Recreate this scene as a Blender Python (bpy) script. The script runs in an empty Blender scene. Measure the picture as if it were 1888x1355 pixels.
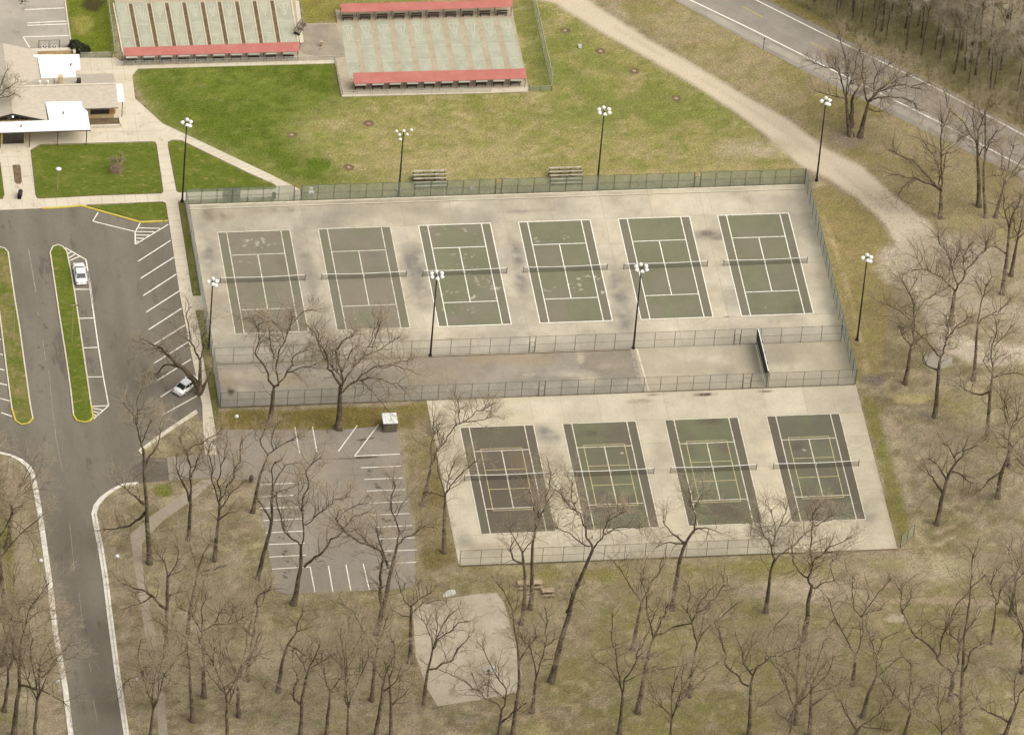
import bpy, math, random
import numpy as np
from mathutils import Matrix, Vector
random.seed(7); RNG = np.random.default_rng(7)
S = bpy.context.scene
COL = S.collection
PI = math.pi
# ---------------------------------------------------------------- camera
YAW, PITCH, ROLL, CX, CY, CZ, FPX = 0.19328719, 0.69988190, 0.08930423, -154.686242, -1029.980500, 854.939166, 16461.7212
_f = np.array([math.sin(YAW)*math.cos(PITCH), math.cos(YAW)*math.cos(PITCH), -math.sin(PITCH)])
_r = np.array([math.cos(YAW), -math.sin(YAW), 0.0]); _u = np.cross(_r, _f)
_R = math.cos(ROLL)*_r + math.sin(ROLL)*_u; _U = -math.sin(ROLL)*_r + math.cos(ROLL)*_u
CAM = np.array([CX, CY, CZ])
cd = bpy.data.cameras.new("camera"); cam = bpy.data.objects.new("camera", cd); COL.objects.link(cam)
cd.sensor_width = 36; cd.lens = FPX/1888*36; cd.clip_start = 10; cd.clip_end = 20000
cam.matrix_world = Matrix(((_R[0], _U[0], -_f[0], CX), (_R[1], _U[1], -_f[1], CY), (_R[2], _U[2], -_f[2], CZ), (0, 0, 0, 1)))
S.camera = cam
# ---------------------------------------------------------------- light
SUN_EL, SUN_ROT = math.radians(56), math.radians(125)
w = bpy.data.worlds.new("World"); S.world = w; w.use_nodes = True
nt = w.node_tree; nt.nodes.clear()
sky = nt.nodes.new('ShaderNodeTexSky'); sky.sky_type = 'NISHITA'; sky.sun_disc = False
sky.sun_elevation = SUN_EL; sky.sun_rotation = SUN_ROT; sky.air_density = 1.0; sky.dust_density = 6.0; sky.ozone_density = 0.5
hsv = nt.nodes.new('ShaderNodeHueSaturation'); hsv.inputs['Saturation'].default_value = 0.25
bg = nt.nodes.new('ShaderNodeBackground'); bg.inputs['Strength'].default_value = 0.13
wo = nt.nodes.new('ShaderNodeOutputWorld')
nt.links.new(sky.outputs[0], hsv.inputs['Color']); nt.links.new(hsv.outputs[0], bg.inputs[0]); nt.links.new(bg.outputs[0], wo.inputs[0])
sl = bpy.data.lights.new("sun", 'SUN'); so = bpy.data.objects.new("sun", sl); COL.objects.link(so)
sl.energy = 1.5; sl.angle = math.radians(70); sl.color = (1.0, 0.95, 0.86)
_d = Vector((math.sin(-SUN_ROT)*-math.cos(SUN_EL), math.cos(SUN_ROT)*math.cos(SUN_EL), math.sin(SUN_EL)))
so.rotation_euler = _d.to_track_quat('Z', 'Y').to_euler(); so.location = (0, 0, 120)
vs = S.view_settings; vs.view_transform = 'Standard'; vs.look = 'None'; vs.gamma = 1; vs.exposure = 0.31; vs.use_curve_mapping = False
K = 1.6
# ---------------------------------------------------------------- helpers
def at(x, y, z=0.0):
    """point of the place, at height z, that the photograph shows at pixel (x, y)"""
    d = _R*((x-944)/FPX) + _U*(-(y-677.5)/FPX) + _f
    k = (z-CZ)/d[2]; p = CAM + k*d
    return (float(p[0]), float(p[1]), float(z))
def lin(c):
    c = c/255.0
    return c/12.92 if c <= 0.04045 else ((c+0.055)/1.055)**2.4
def A(r, g, b):            # base colour of a flat surface the photograph shows as r, g, b
    return tuple(min(0.85, lin(v)/K) for v in (r, g, b))
class MB:
    def __init__(s): s.v = []; s.f = []
    def add(s, vs_, fs):
        o = len(s.v); s.v += [tuple(map(float, q)) for q in vs_]; s.f += [tuple(i+o for i in q) for q in fs]; return s
    def box(s, c, d, rz=0.0, tilt=0.0):
        M = Matrix.Rotation(rz, 3, 'Z') @ Matrix.Rotation(tilt, 3, 'X'); C = Vector(c)
        q = [C + M @ Vector((sx*d[0]/2, sy*d[1]/2, sz*d[2]/2)) for sx in (-1, 1) for sy in (-1, 1) for sz in (-1, 1)]
        return s.add(q, [(0, 1, 3, 2), (4, 6, 7, 5), (0, 4, 5, 1), (2, 3, 7, 6), (0, 2, 6, 4), (1, 5, 7, 3)])
    def flat(s, pts, z=None):
        return s.add([(p[0], p[1], p[2] if z is None else z) for p in pts], [tuple(range(len(pts)))])
    def prism(s, pts, z0, z1):
        n = len(pts); a = sum(pts[i][0]*pts[(i+1) % n][1]-pts[(i+1) % n][0]*pts[i][1] for i in range(n))
        if a < 0: pts = pts[::-1]
        v = [(p[0], p[1], z0) for p in pts]+[(p[0], p[1], z1) for p in pts]
        return s.add(v, [tuple(range(n, 2*n)), tuple(range(n-1, -1, -1))]+[(i, (i+1) % n, n+(i+1) % n, n+i) for i in range(n)])
    def tube(s, pts, rad, n=6, cap=True):
        P = [Vector(p) for p in pts]; m = len(P)
        if not hasattr(rad, '__len__'): rad = [rad]*m
        v = []; fs = []; ref = None
        for i in range(m):
            d = (P[min(i+1, m-1)]-P[max(i-1, 0)]).normalized()
            if ref is None: ref = Vector((1, 0, 0)) if abs(d.x) < 0.9 else Vector((0, 1, 0))
            a = (ref-d*ref.dot(d)).normalized(); ref = a; b = d.cross(a)
            v += [P[i]+(a*math.cos(2*PI*k/n)+b*math.sin(2*PI*k/n))*rad[i] for k in range(n)]
        for i in range(m-1):
            fs += [(i*n+k, i*n+(k+1) % n, (i+1)*n+(k+1) % n, (i+1)*n+k) for k in range(n)]
        if cap: fs += [tuple(range(n-1, -1, -1)), tuple((m-1)*n+k for k in range(n))]
        return s.add(v, fs)
    def lathe(s, prof, c=(0, 0, 0), n=12, M=None):
        v = []; fs = []; C = Vector(c)
        for r, z in prof:
            for k in range(n):
                q = Vector((r*math.cos(2*PI*k/n), r*math.sin(2*PI*k/n), z))
                v.append(C+(M @ q if M is not None else q))
        for i in range(len(prof)-1):
            fs += [(i*n+k, i*n+(k+1) % n, (i+1)*n+(k+1) % n, (i+1)*n+k) for k in range(n)]
        return s.add(v, fs+[tuple(range(n-1, -1, -1)), tuple((len(prof)-1)*n+k for k in range(n))])
    def strip(s, a, b, wd, z):
        a = Vector((a[0], a[1])); b = Vector((b[0], b[1])); d = (b-a).normalized(); q = Vector((-d.y, d.x))*wd/2
        return s.add([(p.x, p.y, z) for p in (a-q, b-q, b+q, a+q)], [(0, 1, 2, 3)])
    def build(s, name, m, parent=None, world=True, smooth=False):
        me = bpy.data.meshes.new(name); v = s.v
        if parent is not None and world:
            L = parent.location; v = [(p[0]-L.x, p[1]-L.y, p[2]-L.z) for p in v]
        me.from_pydata(v, [], s.f); me.materials.append(m)
        if smooth: me.polygons.foreach_set('use_smooth', [True]*len(me.polygons))
        me.update(); o = bpy.data.objects.new(name, me); COL.objects.link(o)
        if parent is not None: o.parent = parent
        return o
def tag(o, label, cat, group=None):
    o['label'] = label; o['category'] = cat
    if group: o['group'] = group
    return o
def thing(name, label, cat, loc, rz=0.0, group=None):
    o = bpy.data.objects.new(name, None); COL.objects.link(o); o.location = loc; o.rotation_euler = (0, 0, rz)
    o.empty_display_size = 0.3
    return tag(o, label, cat, group)
def struct(o, kind='structure'):
    o['kind'] = kind; return o
KIDS = {}
def copy_tree(o, parent=None):
    c = o.copy(); COL.objects.link(c); c.parent = parent
    if parent is None: c.parent = None
    for ch in [x for x in o.children]: copy_tree(ch, c)
    return c
def dup(o, loc, label, rz=None, sc=None, group=None):
    c = copy_tree(o); c.location = loc
    if rz is not None: c.rotation_euler = (0, 0, rz)
    if sc is not None: c.scale = (sc, sc, sc) if not hasattr(sc, '__len__') else sc
    c['label'] = label
    if group: c['group'] = group
    return c
ORD = ['first', 'second', 'third', 'fourth', 'fifth', 'sixth', 'seventh', 'eighth', 'ninth', 'tenth']
# ---------------------------------------------------------------- materials
def mat(name, c1, c2=None, c3=None, scale=0.5, fine=6.0, stretch=(1, 1, 1), rough=0.85, finec=0.18, lo=0.35, hi=0.65, metal=0.0, bump=0.0, alpha=None, spec=0.3, attr=None, offset=0.0):
    m = bpy.data.materials.new(name); m.use_nodes = True; t = m.node_tree; N = t.nodes; L = t.links
    P = N['Principled BSDF']; P.inputs['Roughness'].default_value = rough; P.inputs['Metallic'].default_value = metal
    P.inputs['Specular IOR Level'].default_value = spec
    tc = N.new('ShaderNodeTexCoord'); mp = N.new('ShaderNodeMapping'); mp.inputs['Scale'].default_value = stretch; mp.inputs['Location'].default_value = (offset, offset*0.7, 0)
    L.new(tc.outputs['Object'], mp.inputs[0])
    def noise(sc, det=4, rg=0.6):
        n = N.new('ShaderNodeTexNoise'); n.inputs['Scale'].default_value = sc; n.inputs['Detail'].default_value = det; n.inputs['Roughness'].default_value = rg
        L.new(mp.outputs[0], n.inputs['Vector']); return n
    def ramp(n, a, b):
        r = N.new('ShaderNodeMapRange'); r.inputs['From Min'].default_value = a; r.inputs['From Max'].default_value = b; r.interpolation_type = 'SMOOTHSTEP'
        L.new(n.outputs['Fac'], r.inputs['Value']); return r
    def mix(fac, a, b, mode='MIX'):
        x = N.new('ShaderNodeMix'); x.data_type = 'RGBA'; x.blend_type = mode
        if hasattr(fac, 'is_linked') or not isinstance(fac, (int, float)): L.new(fac, x.inputs[0])
        else: x.inputs[0].default_value = fac
        for i, q in ((6, a), (7, b)):
            if isinstance(q, tuple): x.inputs[i].default_value = (*q, 1)
            else: L.new(q, x.inputs[i])
        return x.outputs[2]
    if attr:
        an = N.new('ShaderNodeAttribute'); an.attribute_name = attr; col = an.outputs['Color']
    else: col = c1
    if c2 is not None: col = mix(ramp(noise(scale), lo, hi).outputs[0], col, c2)
    if c3 is not None: col = mix(ramp(noise(scale*2.7, 5, 0.7), 0.56, 0.68).outputs[0], col, c3)
    if finec > 0:
        n = noise(fine, 5, 0.75); basecol = col; r = N.new('ShaderNodeMapRange'); r.inputs['From Min'].default_value = 0.3; r.inputs['From Max'].default_value = 0.7
        r.inputs['To Min'].default_value = 1-finec; r.inputs['To Max'].default_value = 1+finec; L.new(n.outputs['Fac'], r.inputs['Value'])
        cc = N.new('ShaderNodeCombineColor')
        for i in range(3): L.new(r.outputs[0], cc.inputs[i])
        col = mix(an.outputs['Alpha'] if attr == 'soil' else 1.0, basecol, cc.outputs[0], 'MULTIPLY')
        if bump > 0:
            b = N.new('ShaderNodeBump'); b.inputs['Strength'].default_value = bump; b.inputs['Distance'].default_value = 0.1
            L.new(n.outputs['Fac'], b.inputs['Height']); L.new(b.outputs[0], P.inputs['Normal'])
    if isinstance(col, tuple): P.inputs['Base Color'].default_value = (*col, 1)
    else: L.new(col, P.inputs['Base Color'])
    if alpha is not None: P.inputs['Alpha'].default_value = alpha
    return m
M = {}
M['ground'] = mat('ground_cover', None, attr='soil', fine=3.8, finec=0.62, bump=0.6, stretch=(0.8, 1.15, 1), rough=1, spec=0.05)
M['lawn'] = mat('mown_lawn', A(108, 122, 46), A(128, 134, 60), A(156, 146, 84), scale=0.35, fine=2.5, finec=0.3, bump=0.4, stretch=(0.7, 1.3, 1), rough=1, spec=0.05, lo=0.44, hi=0.74)
M['lawn_worn'] = mat('worn_lawn', A(112, 122, 50), A(150, 138, 88), A(170, 152, 112), scale=0.3, fine=2.5, finec=0.3, bump=0.4, rough=1, spec=0.05)
M['asphalt'] = mat('weathered_asphalt', A(129, 120, 105), A(144, 135, 119), A(115, 107, 94), scale=0.10, fine=3.0, finec=0.10, stretch=(1.6, 0.35, 1), rough=0.9)
M['asphalt_old'] = mat('old_asphalt', A(162, 151, 134), A(174, 163, 146), A(142, 131, 116), scale=0.12, fine=2.5, finec=0.12, stretch=(1.2, 0.7, 1), rough=0.9)
M['asphalt_pale'] = mat('pale_asphalt', A(184, 174, 157), A(200, 190, 172), A(168, 158, 142), scale=0.15, fine=2.5, finec=0.08, rough=0.9)
M['highway'] = mat('highway_asphalt', A(168, 159, 146), A(182, 172, 158), None, scale=0.2, fine=2, finec=0.08, rough=0.9)
M['drive'] = mat('dark_asphalt_patch', A(112, 102, 91), A(124, 114, 101), None, scale=0.4, fine=3, finec=0.12, rough=0.9)
M['walk'] = mat('pale_concrete_walk', A(232, 218, 190), A(242, 230, 204), A(212, 198, 170), scale=0.22, fine=3, finec=0.06, rough=0.9)
M['joint'] = mat('concrete_joint', A(176, 158, 128), A(196, 180, 150), scale=1.5, finec=0.1)
M['slab'] = mat('court_slab_concrete', None, attr='panel', fine=2.2, finec=0.09, stretch=(1.3, 0.55, 1), rough=0.9)
M['kerb'] = mat('kerb_concrete', A(236, 222, 194), A(248, 238, 214), scale=1.0, fine=5, finec=0.12)
M['kerb_bright'] = mat('pale_kerb_concrete', (.72, .68, .58), (.6, .55, .46), scale=1.0, fine=5, finec=0.1)
M['kerb_yellow'] = mat('yellow_kerb_paint', A(238, 218, 92), A(226, 200, 96), scale=1.4, fine=5, finec=0.12)
M['white'] = mat('white_line_paint', (.82,.78,.68), (.72,.67,.57), A(214, 190, 150), scale=1.2, fine=6, finec=0.08)
M['white_worn'] = mat('worn_line_paint', A(250, 240, 216), A(214, 200, 172), scale=0.9, fine=5, finec=0.12, lo=0.45, hi=0.7)
M['yellow'] = mat('pale_yellow_line_paint', A(228, 212, 160), A(204, 188, 138), scale=1.2, fine=6, finec=0.1)
M['faded'] = mat('faded_line_paint', A(188, 176, 156), A(160, 148, 130), scale=0.8, fine=5, finec=0.15)
M['blue_line'] = mat('faded_blue_line_paint', A(170, 176, 170), A(150, 156, 150), scale=0.8, fine=5, finec=0.15)
M['tar'] = mat('wet_tar', A(98, 86, 70), A(120, 108, 92), scale=1.5, finec=0.2)
M['patch'] = mat('bare_patch', A(168, 148, 118), A(150, 132, 102), A(186, 168, 140), scale=1.2, fine=4, finec=0.2, rough=1)
M['pad'] = mat('pad_concrete', A(206, 192, 166), A(218, 204, 178), A(184, 170, 148), scale=0.18, fine=2.5, finec=0.12)
M['lane'] = mat('shuffle_lane_green', A(205, 204, 176), A(188, 190, 164), A(214, 206, 184), scale=0.35, fine=4, finec=0.08, rough=0.8)
M['lane_line'] = mat('shuffle_line', A(234, 229, 202), A(214, 210, 182), scale=1.5, finec=0.05)
M['gutter'] = mat('lane_gutter_soil', A(134, 116, 84), A(112, 96, 70), scale=1.2, fine=4, finec=0.3, rough=1)
M['red'] = mat('faded_red_sheet', A(212, 134, 120), A(204, 124, 110), A(218, 146, 132), scale=0.4, fine=3, finec=0.05, rough=0.6)
M['wood'] = mat('weathered_grey_wood', A(150, 136, 116), A(120, 106, 88), scale=2, fine=8, finec=0.2)
M['dark_wood'] = mat('dark_bench_wood', A(92, 80, 66), A(70, 60, 50), scale=2, fine=8, finec=0.2)
M['dark'] = mat('dark_metal', (0.020, 0.017, 0.013), (0.034, 0.028, 0.02), scale=2, finec=0.2, rough=0.6)
M['post'] = mat('green_fence_post', A(128, 124, 102), A(104, 102, 84), scale=2, finec=0.2, rough=0.5)
M['rail_pale'] = mat('galvanised_rail', (0.5, 0.49, 0.45), (0.40, 0.39, 0.36), scale=2, finec=0.1, rough=0.5)
M['mesh_green'] = mat('green_chain_link', A(172, 186, 156), A(188, 198, 170), scale=0.6, finec=0.12, alpha=0.56, rough=0.8)
M['mesh_side'] = mat('blue_green_chain_link', (.62, .70, .68), (.48, .58, .56), scale=0.8, finec=0.2, alpha=0.66, rough=0.8)
M['mesh_grey'] = mat('grey_chain_link', A(214, 212, 198), A(222, 220, 206), scale=0.6, finec=0.1, alpha=0.30, rough=0.8)
M['screen'] = mat('dark_windscreen', (0.075, 0.08, 0.07), (0.1, 0.1, 0.09), scale=1, finec=0.15, alpha=0.62)
M['net'] = mat('tennis_net_cord', (0.02, 0.02, 0.015), None, finec=0.1, alpha=0.28)
M['tape'] = mat('net_tape', (.8,.77,.7), None, finec=0.04)
M['paint_white'] = mat('white_painted_metal', (0.80, 0.79, 0.74), (0.74, 0.73, 0.68), scale=1.5, finec=0.03, rough=0.45)
M['roof_white'] = mat('white_roof_membrane', (0.83, 0.82, 0.78), (0.78, 0.77, 0.72), scale=0.5, fine=3, finec=0.02, rough=0.6)
M['shingle'] = mat('pale_tan_shingles', A(212, 199, 177), A(224, 211, 190), A(196, 182, 160), scale=1.4, fine=5, finec=0.10, stretch=(1, 2.2, 1))
M['brick'] = mat('tan_brick', A(240, 214, 160), A(218, 190, 136), scale=1.5, fine=6, finec=0.15)
M['glass'] = mat('dark_glass', (0.012, 0.011, 0.010), (0.03, 0.027, 0.022), scale=0.8, finec=0.2, rough=0.15, spec=0.6)
M['green_wall'] = mat('practice_wall_boards', (0.040, 0.038, 0.026), (0.06, 0.055, 0.04), scale=1.0, finec=0.2)
M['alu'] = mat('bleacher_aluminium', A(226, 212, 186), A(190, 176, 150), scale=1.2, finec=0.12, rough=0.5)
M['bark'] = mat('oak_bark', A(148, 132, 110), A(104, 90, 72), A(182, 166, 144), scale=0.9, fine=5, finec=0.4, rough=1, spec=0.1)
M['bark_dark'] = mat('dark_limb_bark', A(128, 112, 90), A(98, 84, 66), scale=0.6, fine=4, finec=0.25, rough=1, spec=0.1)
M['twig'] = mat('bare_twigs', A(216, 198, 166), A(194, 176, 145), scale=0.3, fine=3, finec=0.15, rough=1, spec=0.05)
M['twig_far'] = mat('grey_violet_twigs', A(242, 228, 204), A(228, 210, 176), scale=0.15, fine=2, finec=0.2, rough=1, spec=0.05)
M['undergrowth'] = mat('brown_undergrowth', A(222, 208, 158), A(206, 196, 138), scale=0.2, fine=2, finec=0.2, rough=1, spec=0.05)
M['shrub'] = mat('evergreen_needles', (0.035, 0.035, 0.018), (0.055, 0.06, 0.025), scale=1.5, finec=0.3, rough=1)
M['car_paint'] = mat('white_car_paint', (0.82, 0.81, 0.78), None, finec=0.0, rough=0.25, spec=0.5)
M['rubber'] = mat('black_rubber', (0.012, 0.012, 0.011), None, finec=0.1)
M['tail'] = mat('red_tail_lamp', (0.30, 0.02, 0.015), None, finec=0.0, rough=0.3)
M['lens'] = mat('clear_lamp_lens', (0.6, 0.6, 0.58), None, finec=0.0, rough=0.2)
M['lamp_pole'] = mat('tan_lamp_pole', A(214, 198, 150), A(196, 178, 132), scale=2, finec=0.1)
M['shed'] = mat('grey_shed_wall', A(118, 108, 94), A(130, 120, 106), scale=1, finec=0.12)
M['stump'] = mat('pale_cut_wood', A(206, 186, 150), A(186, 164, 126), scale=2, finec=0.15)
M['mulch'] = mat('brown_mulch', A(140, 120, 88), A(118, 100, 74), scale=1.2, fine=5, finec=0.3)
M['stick'] = mat('pale_fallen_wood', A(200, 182, 148), A(176, 158, 124), scale=2, finec=0.15)

# ---------------------------------------------------------------- ground, one sheet to the horizon
def vnoise(x, y, cell, seed, octv=3):
    out = 0; amp = 1; tot = 0
    for o in range(octv):
        c = cell/2**o; r = np.random.default_rng(seed+o*17); g = r.random((512, 512)); th = 0.6+o*1.1+seed
        u = (x*math.cos(th)-y*math.sin(th))/c+130.3; v = (x*math.sin(th)+y*math.cos(th))/c+211.7; i = np.floor(u).astype(int); j = np.floor(v).astype(int); fu = u-i; fv = v-j
        fu = fu*fu*(3-2*fu); fv = fv*fv*(3-2*fv); i %= 511; j %= 511
        out = out+amp*((g[i, j]*(1-fu)+g[i+1, j]*fu)*(1-fv)+(g[i, j+1]*(1-fu)+g[i+1, j+1]*fu)*fv); tot += amp; amp *= 0.55
    return out/tot
fx = np.concatenate([[-9000, -3000, -1000, -400, -200, -120, -90], np.arange(-75, 165, 0.45), [180, 220, 320, 600, 1500, 4000, 9000]])
fy = np.concatenate([[-9000, -3000, -1000, -500, -260, -190, -165], np.arange(-150, 90, 0.45), [105, 130, 180, 300, 600, 1500, 4000, 9000]])
GX, GY = np.meshgrid(fx, fy); gx = GX.ravel(); gy = GY.ravel()
q = np.stack([gx-CX, gy-CY, np.full_like(gx, -CZ)], 1); dep = np.maximum(q@_f, 1.0)
GPX = 944+FPX*(q@_R)/dep; GPY = 677.5-FPX*(q@_U)/dep      # where each ground point stands in the survey photograph
def pmask(poly, soft):
    x, y = GPX, GPY; ins = np.zeros(x.shape, bool); dist = np.full(x.shape, 1e9); n = len(poly)
    for i in range(n):
        x0, y0 = poly[i]; x1, y1 = poly[(i+1) % n]
        c = ((y0 > y) != (y1 > y)) & (x < (x1-x0)*(y-y0)/((y1-y0) or 1e-9)+x0); ins ^= c
        dx, dy = x1-x0, y1-y0; t = np.clip(((x-x0)*dx+(y-y0)*dy)/(dx*dx+dy*dy), 0, 1)
        dist = np.minimum(dist, np.hypot(x-x0-t*dx, (y-y0-t*dy)*1.5))
    s = np.where(ins, dist, -dist)
    return np.clip(0.5+s/(2*soft), 0, 1)
def lmask(line, wd, soft):
    dist = np.full(GPX.shape, 1e9)
    for (x0, y0), (x1, y1) in zip(line[:-1], line[1:]):
        dx, dy = x1-x0, y1-y0; t = np.clip(((GPX-x0)*dx+(GPY-y0)*dy)/(dx*dx+dy*dy), 0, 1)
        dist = np.minimum(dist, np.hypot(GPX-x0-t*dx, (GPY-y0-t*dy)*1.4))
    return np.clip(0.5+(wd-dist)/(2*soft), 0, 1)
def bmask(cx, cy, rx, ry): return np.clip(1.3*(1-np.hypot((GPX-cx)/rx, (GPY-cy)/ry)), 0, 1)
def AV(r, g, b): return np.array(A(r, g, b))
n1 = vnoise(gx, gy, 14, 1); n2 = vnoise(gx, gy, 5, 9, 4); n3 = vnoise(gx, gy*1.8, 2.2, 33, 3); n4 = vnoise(gx, gy, 26, 71, 3)
def sm(v, a, b): t = np.clip((v-a)/(b-a), 0, 1); return t*t*(3-2*t)
col = np.zeros((gx.size, 3))+AV(168, 154, 124)
def blend(m, c, rough_edge=0.0):
    global col
    m = np.clip(m, 0, 1)
    if rough_edge: m = sm(m+rough_edge*(n2-0.5)+rough_edge*0.7*(n3-0.5), 0.25, 0.75)*(m > 0)
    col = col*(1-m[:, None])+c*m[:, None]
blend(sm(n1, 0.46, 0.62)*0.6, AV(150, 139, 94)); blend(sm(n2, 0.50, 0.66)*0.8, AV(144, 132, 98)); blend(sm(n4, 0.52, 0.65)*0.6, AV(178, 163, 134))
blend(sm(n3, 0.60, 0.75)*0.6, AV(188, 175, 144)); blend(sm(1-n3, 0.58, 0.72)*0.6, AV(134, 124, 88))
# grassy clearing south of the courts
blend(pmask([(850, 1050), (1650, 1015), (1888, 1120), (1888, 1300), (1300, 1355), (1000, 1355), (930, 1100)], 60)*sm(n2+0.25*(n1-.5), 0.40, 0.62)*0.8, AV(158, 147, 98)); blend(pmask([(1100, 1100), (1888, 1100), (1888, 1400), (850, 1400)], 60)*(.35+.65*sm(n2, .4, .62)), AV(154, 144, 96))
blend(sm(vnoise(gx, gy, 1.6, 77, 3), .52, .7)*.55, AV(144, 128, 94)); blend(sm(vnoise(gx, gy, 1.3, 78, 3), .56, .72)*.5, AV(198, 182, 144))
blend(lmask([(1000, 1062), (1400, 1045), (1640, 1035), (1700, 1020)], 12, 12)*sm(n2, 0.35, 0.6)*.8, AV(148, 140, 80))
blend(pmask([(800, 745), (400, 760), (400, 800), (640, 795), (760, 790)], 10), AV(140, 126, 70), 0.7)
blend(pmask([(735, 760), (795, 750), (850, 1040), (780, 1060), (745, 900)], 12)*0.6, AV(134, 120, 78), 0.7)
# north field: olive, then green
field = pmask([(940, -60), (1100, 60), (1290, 165), (1420, 262), (1480, 318), (540, 350), (300, 228), (240, 140), (256, 120), (600, 110), (610, 30), (560, -60)], 8)
blend(field, AV(168, 158, 100)); blend(field*sm(n2, 0.34, 0.60)*0.8, AV(146, 146, 80)); blend(field*sm(n3, 0.52, 0.7)*0.6, AV(190, 174, 126)); blend(field*sm(vnoise(gx, gy*1.6, 1.5, 91), .55, .72)*0.5, AV(122, 132, 52))
blend(pmask([(1060, 60), (1280, 175), (1350, 235), (1230, 250), (1010, 215), (960, 195), (1000, 60)], 45)*sm(n2, 0.25, 0.5)*0.8, AV(138, 142, 74))
blend(pmask([(500, 215), (980, 240), (1330, 265), (1440, 320), (620, 330)], 50)*sm(n1*0.4+n2*0.6, 0.42, 0.58)*0.75, AV(188, 170, 122))
blend(pmask([(226, 100), (632, 100), (640, 178), (560, 220), (530, 240), (560, 280), (640, 330), (600, 345), (545, 345), (300, 226)], 34)*field*np.clip(.45+1.3*sm(n2*.5+n3*.5, .25, .6), 0, 1), AV(108, 122, 46))
blend(bmask(420, 150, 170, 50)*sm(n3, 0.45, 0.6)*0.5, AV(140, 146, 70)); blend(bmask(585, 305, 70, 22)*0.9, AV(104, 122, 44), 0.8)
blend(bmask(560, 150, 70, 34)*field*0.5, AV(92, 106, 36), 0.8)
blend(field*sm(vnoise(gx, gy*1.5, 2.5, 13), .5, .7)*0.45*pmask([(226, 100), (622, 100), (624, 178), (545, 345), (300, 226)], 30), AV(142, 146, 72))
blend(lmask([(930, 330), (1200, 316), (1480, 305)], 10, 10)*0.7, AV(184, 168, 116), 0.6)
# upper-left grass, verge of the road
blend(pmask([(112, -60), (205, -60), (212, 98), (132, 98)], 4), AV(118, 126, 46)); blend(bmask(150, 45, 34, 40)*0.8, AV(156, 150, 80), 0.8); blend(bmask(170, 8, 28, 22), AV(88, 80, 50), 0.9)
blend(pmask([(545, -60), (630, -60), (640, 35), (560, 45)], 6), AV(150, 142, 76), 0.3)
verge_ = 0
verge = pmask([(1060, -40), (1250, -40), (1888, 335), (1888, 470), (1720, 410), (1640, 350), (1500, 250), (1290, 122)], 14)
blend(verge*0.8, AV(176, 160, 116)); blend(verge*sm(n2, 0.5, 0.66)*0.6, AV(150, 140, 84)); blend(bmask(1560, 255, 70, 28)*0.8, AV(166, 150, 124), 0.7); blend(bmask(1610, 190, 40, 40)*0.4, AV(132, 128, 60), 0.5)
blend(pmask([(1480, 350), (1530, 340), (1620, 400), (1660, 470), (1650, 560), (1620, 700), (1580, 700), (1500, 380)], 14)*0.8, AV(164, 148, 98), 0.3)
blend(pmask([(1585, 725), (1612, 735), (1688, 990), (1655, 1005)], 9)*0.85, AV(146, 137, 84), 0.9); blend(lmask([(1600, 750), (1625, 840)], 5, 7)*.5*sm(n3, .4, .6), AV(112, 122, 44))
blend(lmask([(1520, 400), (1560, 520), (1590, 640), (1600, 700)], 5, 6)*0.7, AV(192, 174, 128), 0.8)
blend(pmask([(1400, -90), (1480, 0), (1888, 200), (2100, 330), (2300, -300), (1400, -300)], 25), AV(196, 184, 136), 0.5)
blend(lmask([(1420, -10), (1560, 62), (1730, 148), (1888, 232)], 14, 12)*0.8, AV(158, 144, 92), 0.4)
# gravel track and bare earth
trk = pmask([(900, -60), (960, -8), (1020, 5), (1100, 54), (1204, 113), (1288, 163), (1359, 209), (1409, 246), (1475, 305), (1530, 331), (1584, 367), (1627, 408), (1652, 448), (1668, 500), (1700, 520), (1760, 480), (1717, 414), (1655, 367), (1592, 309), (1517, 271), (1455, 221), (1392, 188), (1288, 125), (1204, 79), (1100, 12), (1060, -20), (1000, -70)], 5)
trk = np.clip(trk+.25*(n3-.5)*(trk > 0)*(trk < 1), 0, 1); blend(trk, AV(232, 216, 186)); col *= (1+.10*(vnoise(gx, gy, 3, 201, 4)-.5)*(trk > .5))[:, None]; blend(lmask([(1100, 58), (1204, 117), (1288, 167), (1359, 213), (1409, 250)], 1.6, 2)*.6*(n3 > .4), AV(150, 136, 92)); blend(lmask([(1100, 22), (1200, 86), (1290, 133), (1400, 200), (1510, 282), (1640, 372)], 4, 4)*.4, AV(216, 200, 170)); blend(lmask([(1100, 32), (1290, 144), (1410, 218), (1520, 296), (1640, 390)], 3, 3)*0.35*(n2 > .4), AV(184, 166, 136))
blend(lmask([(1100, 4), (1250, 95), (1400, 182), (1500, 250)], 2.2, 2.2)*0.5, AV(150, 132, 92), 0.9)
blend(bmask(1400, 272, 110, 26)*1.0*sm(n2*.6+n3*.4, .3, .6), AV(204, 186, 154)); blend(bmask(1730, 485, 150, 75)*1.4, AV(208, 194, 168), 0.4)
blend(lmask([(1700, 480), (1720, 560), (1745, 625), (1800, 650), (1888, 655)], 30, 20), AV(208, 194, 168), 0.5)
blend(lmask([(1700, 470), (1800, 560), (1888, 590)], 24, 20)*.9, AV(192, 178, 150), 0.5)
blend(lmask([(1640, 770), (1662, 860), (1690, 980), (1730, 1045)], 7, 9)*sm(n3, .3, .55), AV(190, 174, 142)); blend(bmask(1735, 1050, 110, 36)*.9*sm(n2*.5+n3*.5, .32, .6), AV(196, 182, 150)); blend(lmask([(1750, 1110), (1888, 1118)], 5, 8)*.9, AV(206, 192, 160), .4); blend(bmask(1650, 1140, 30, 12), AV(200, 186, 156), .5)
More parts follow.
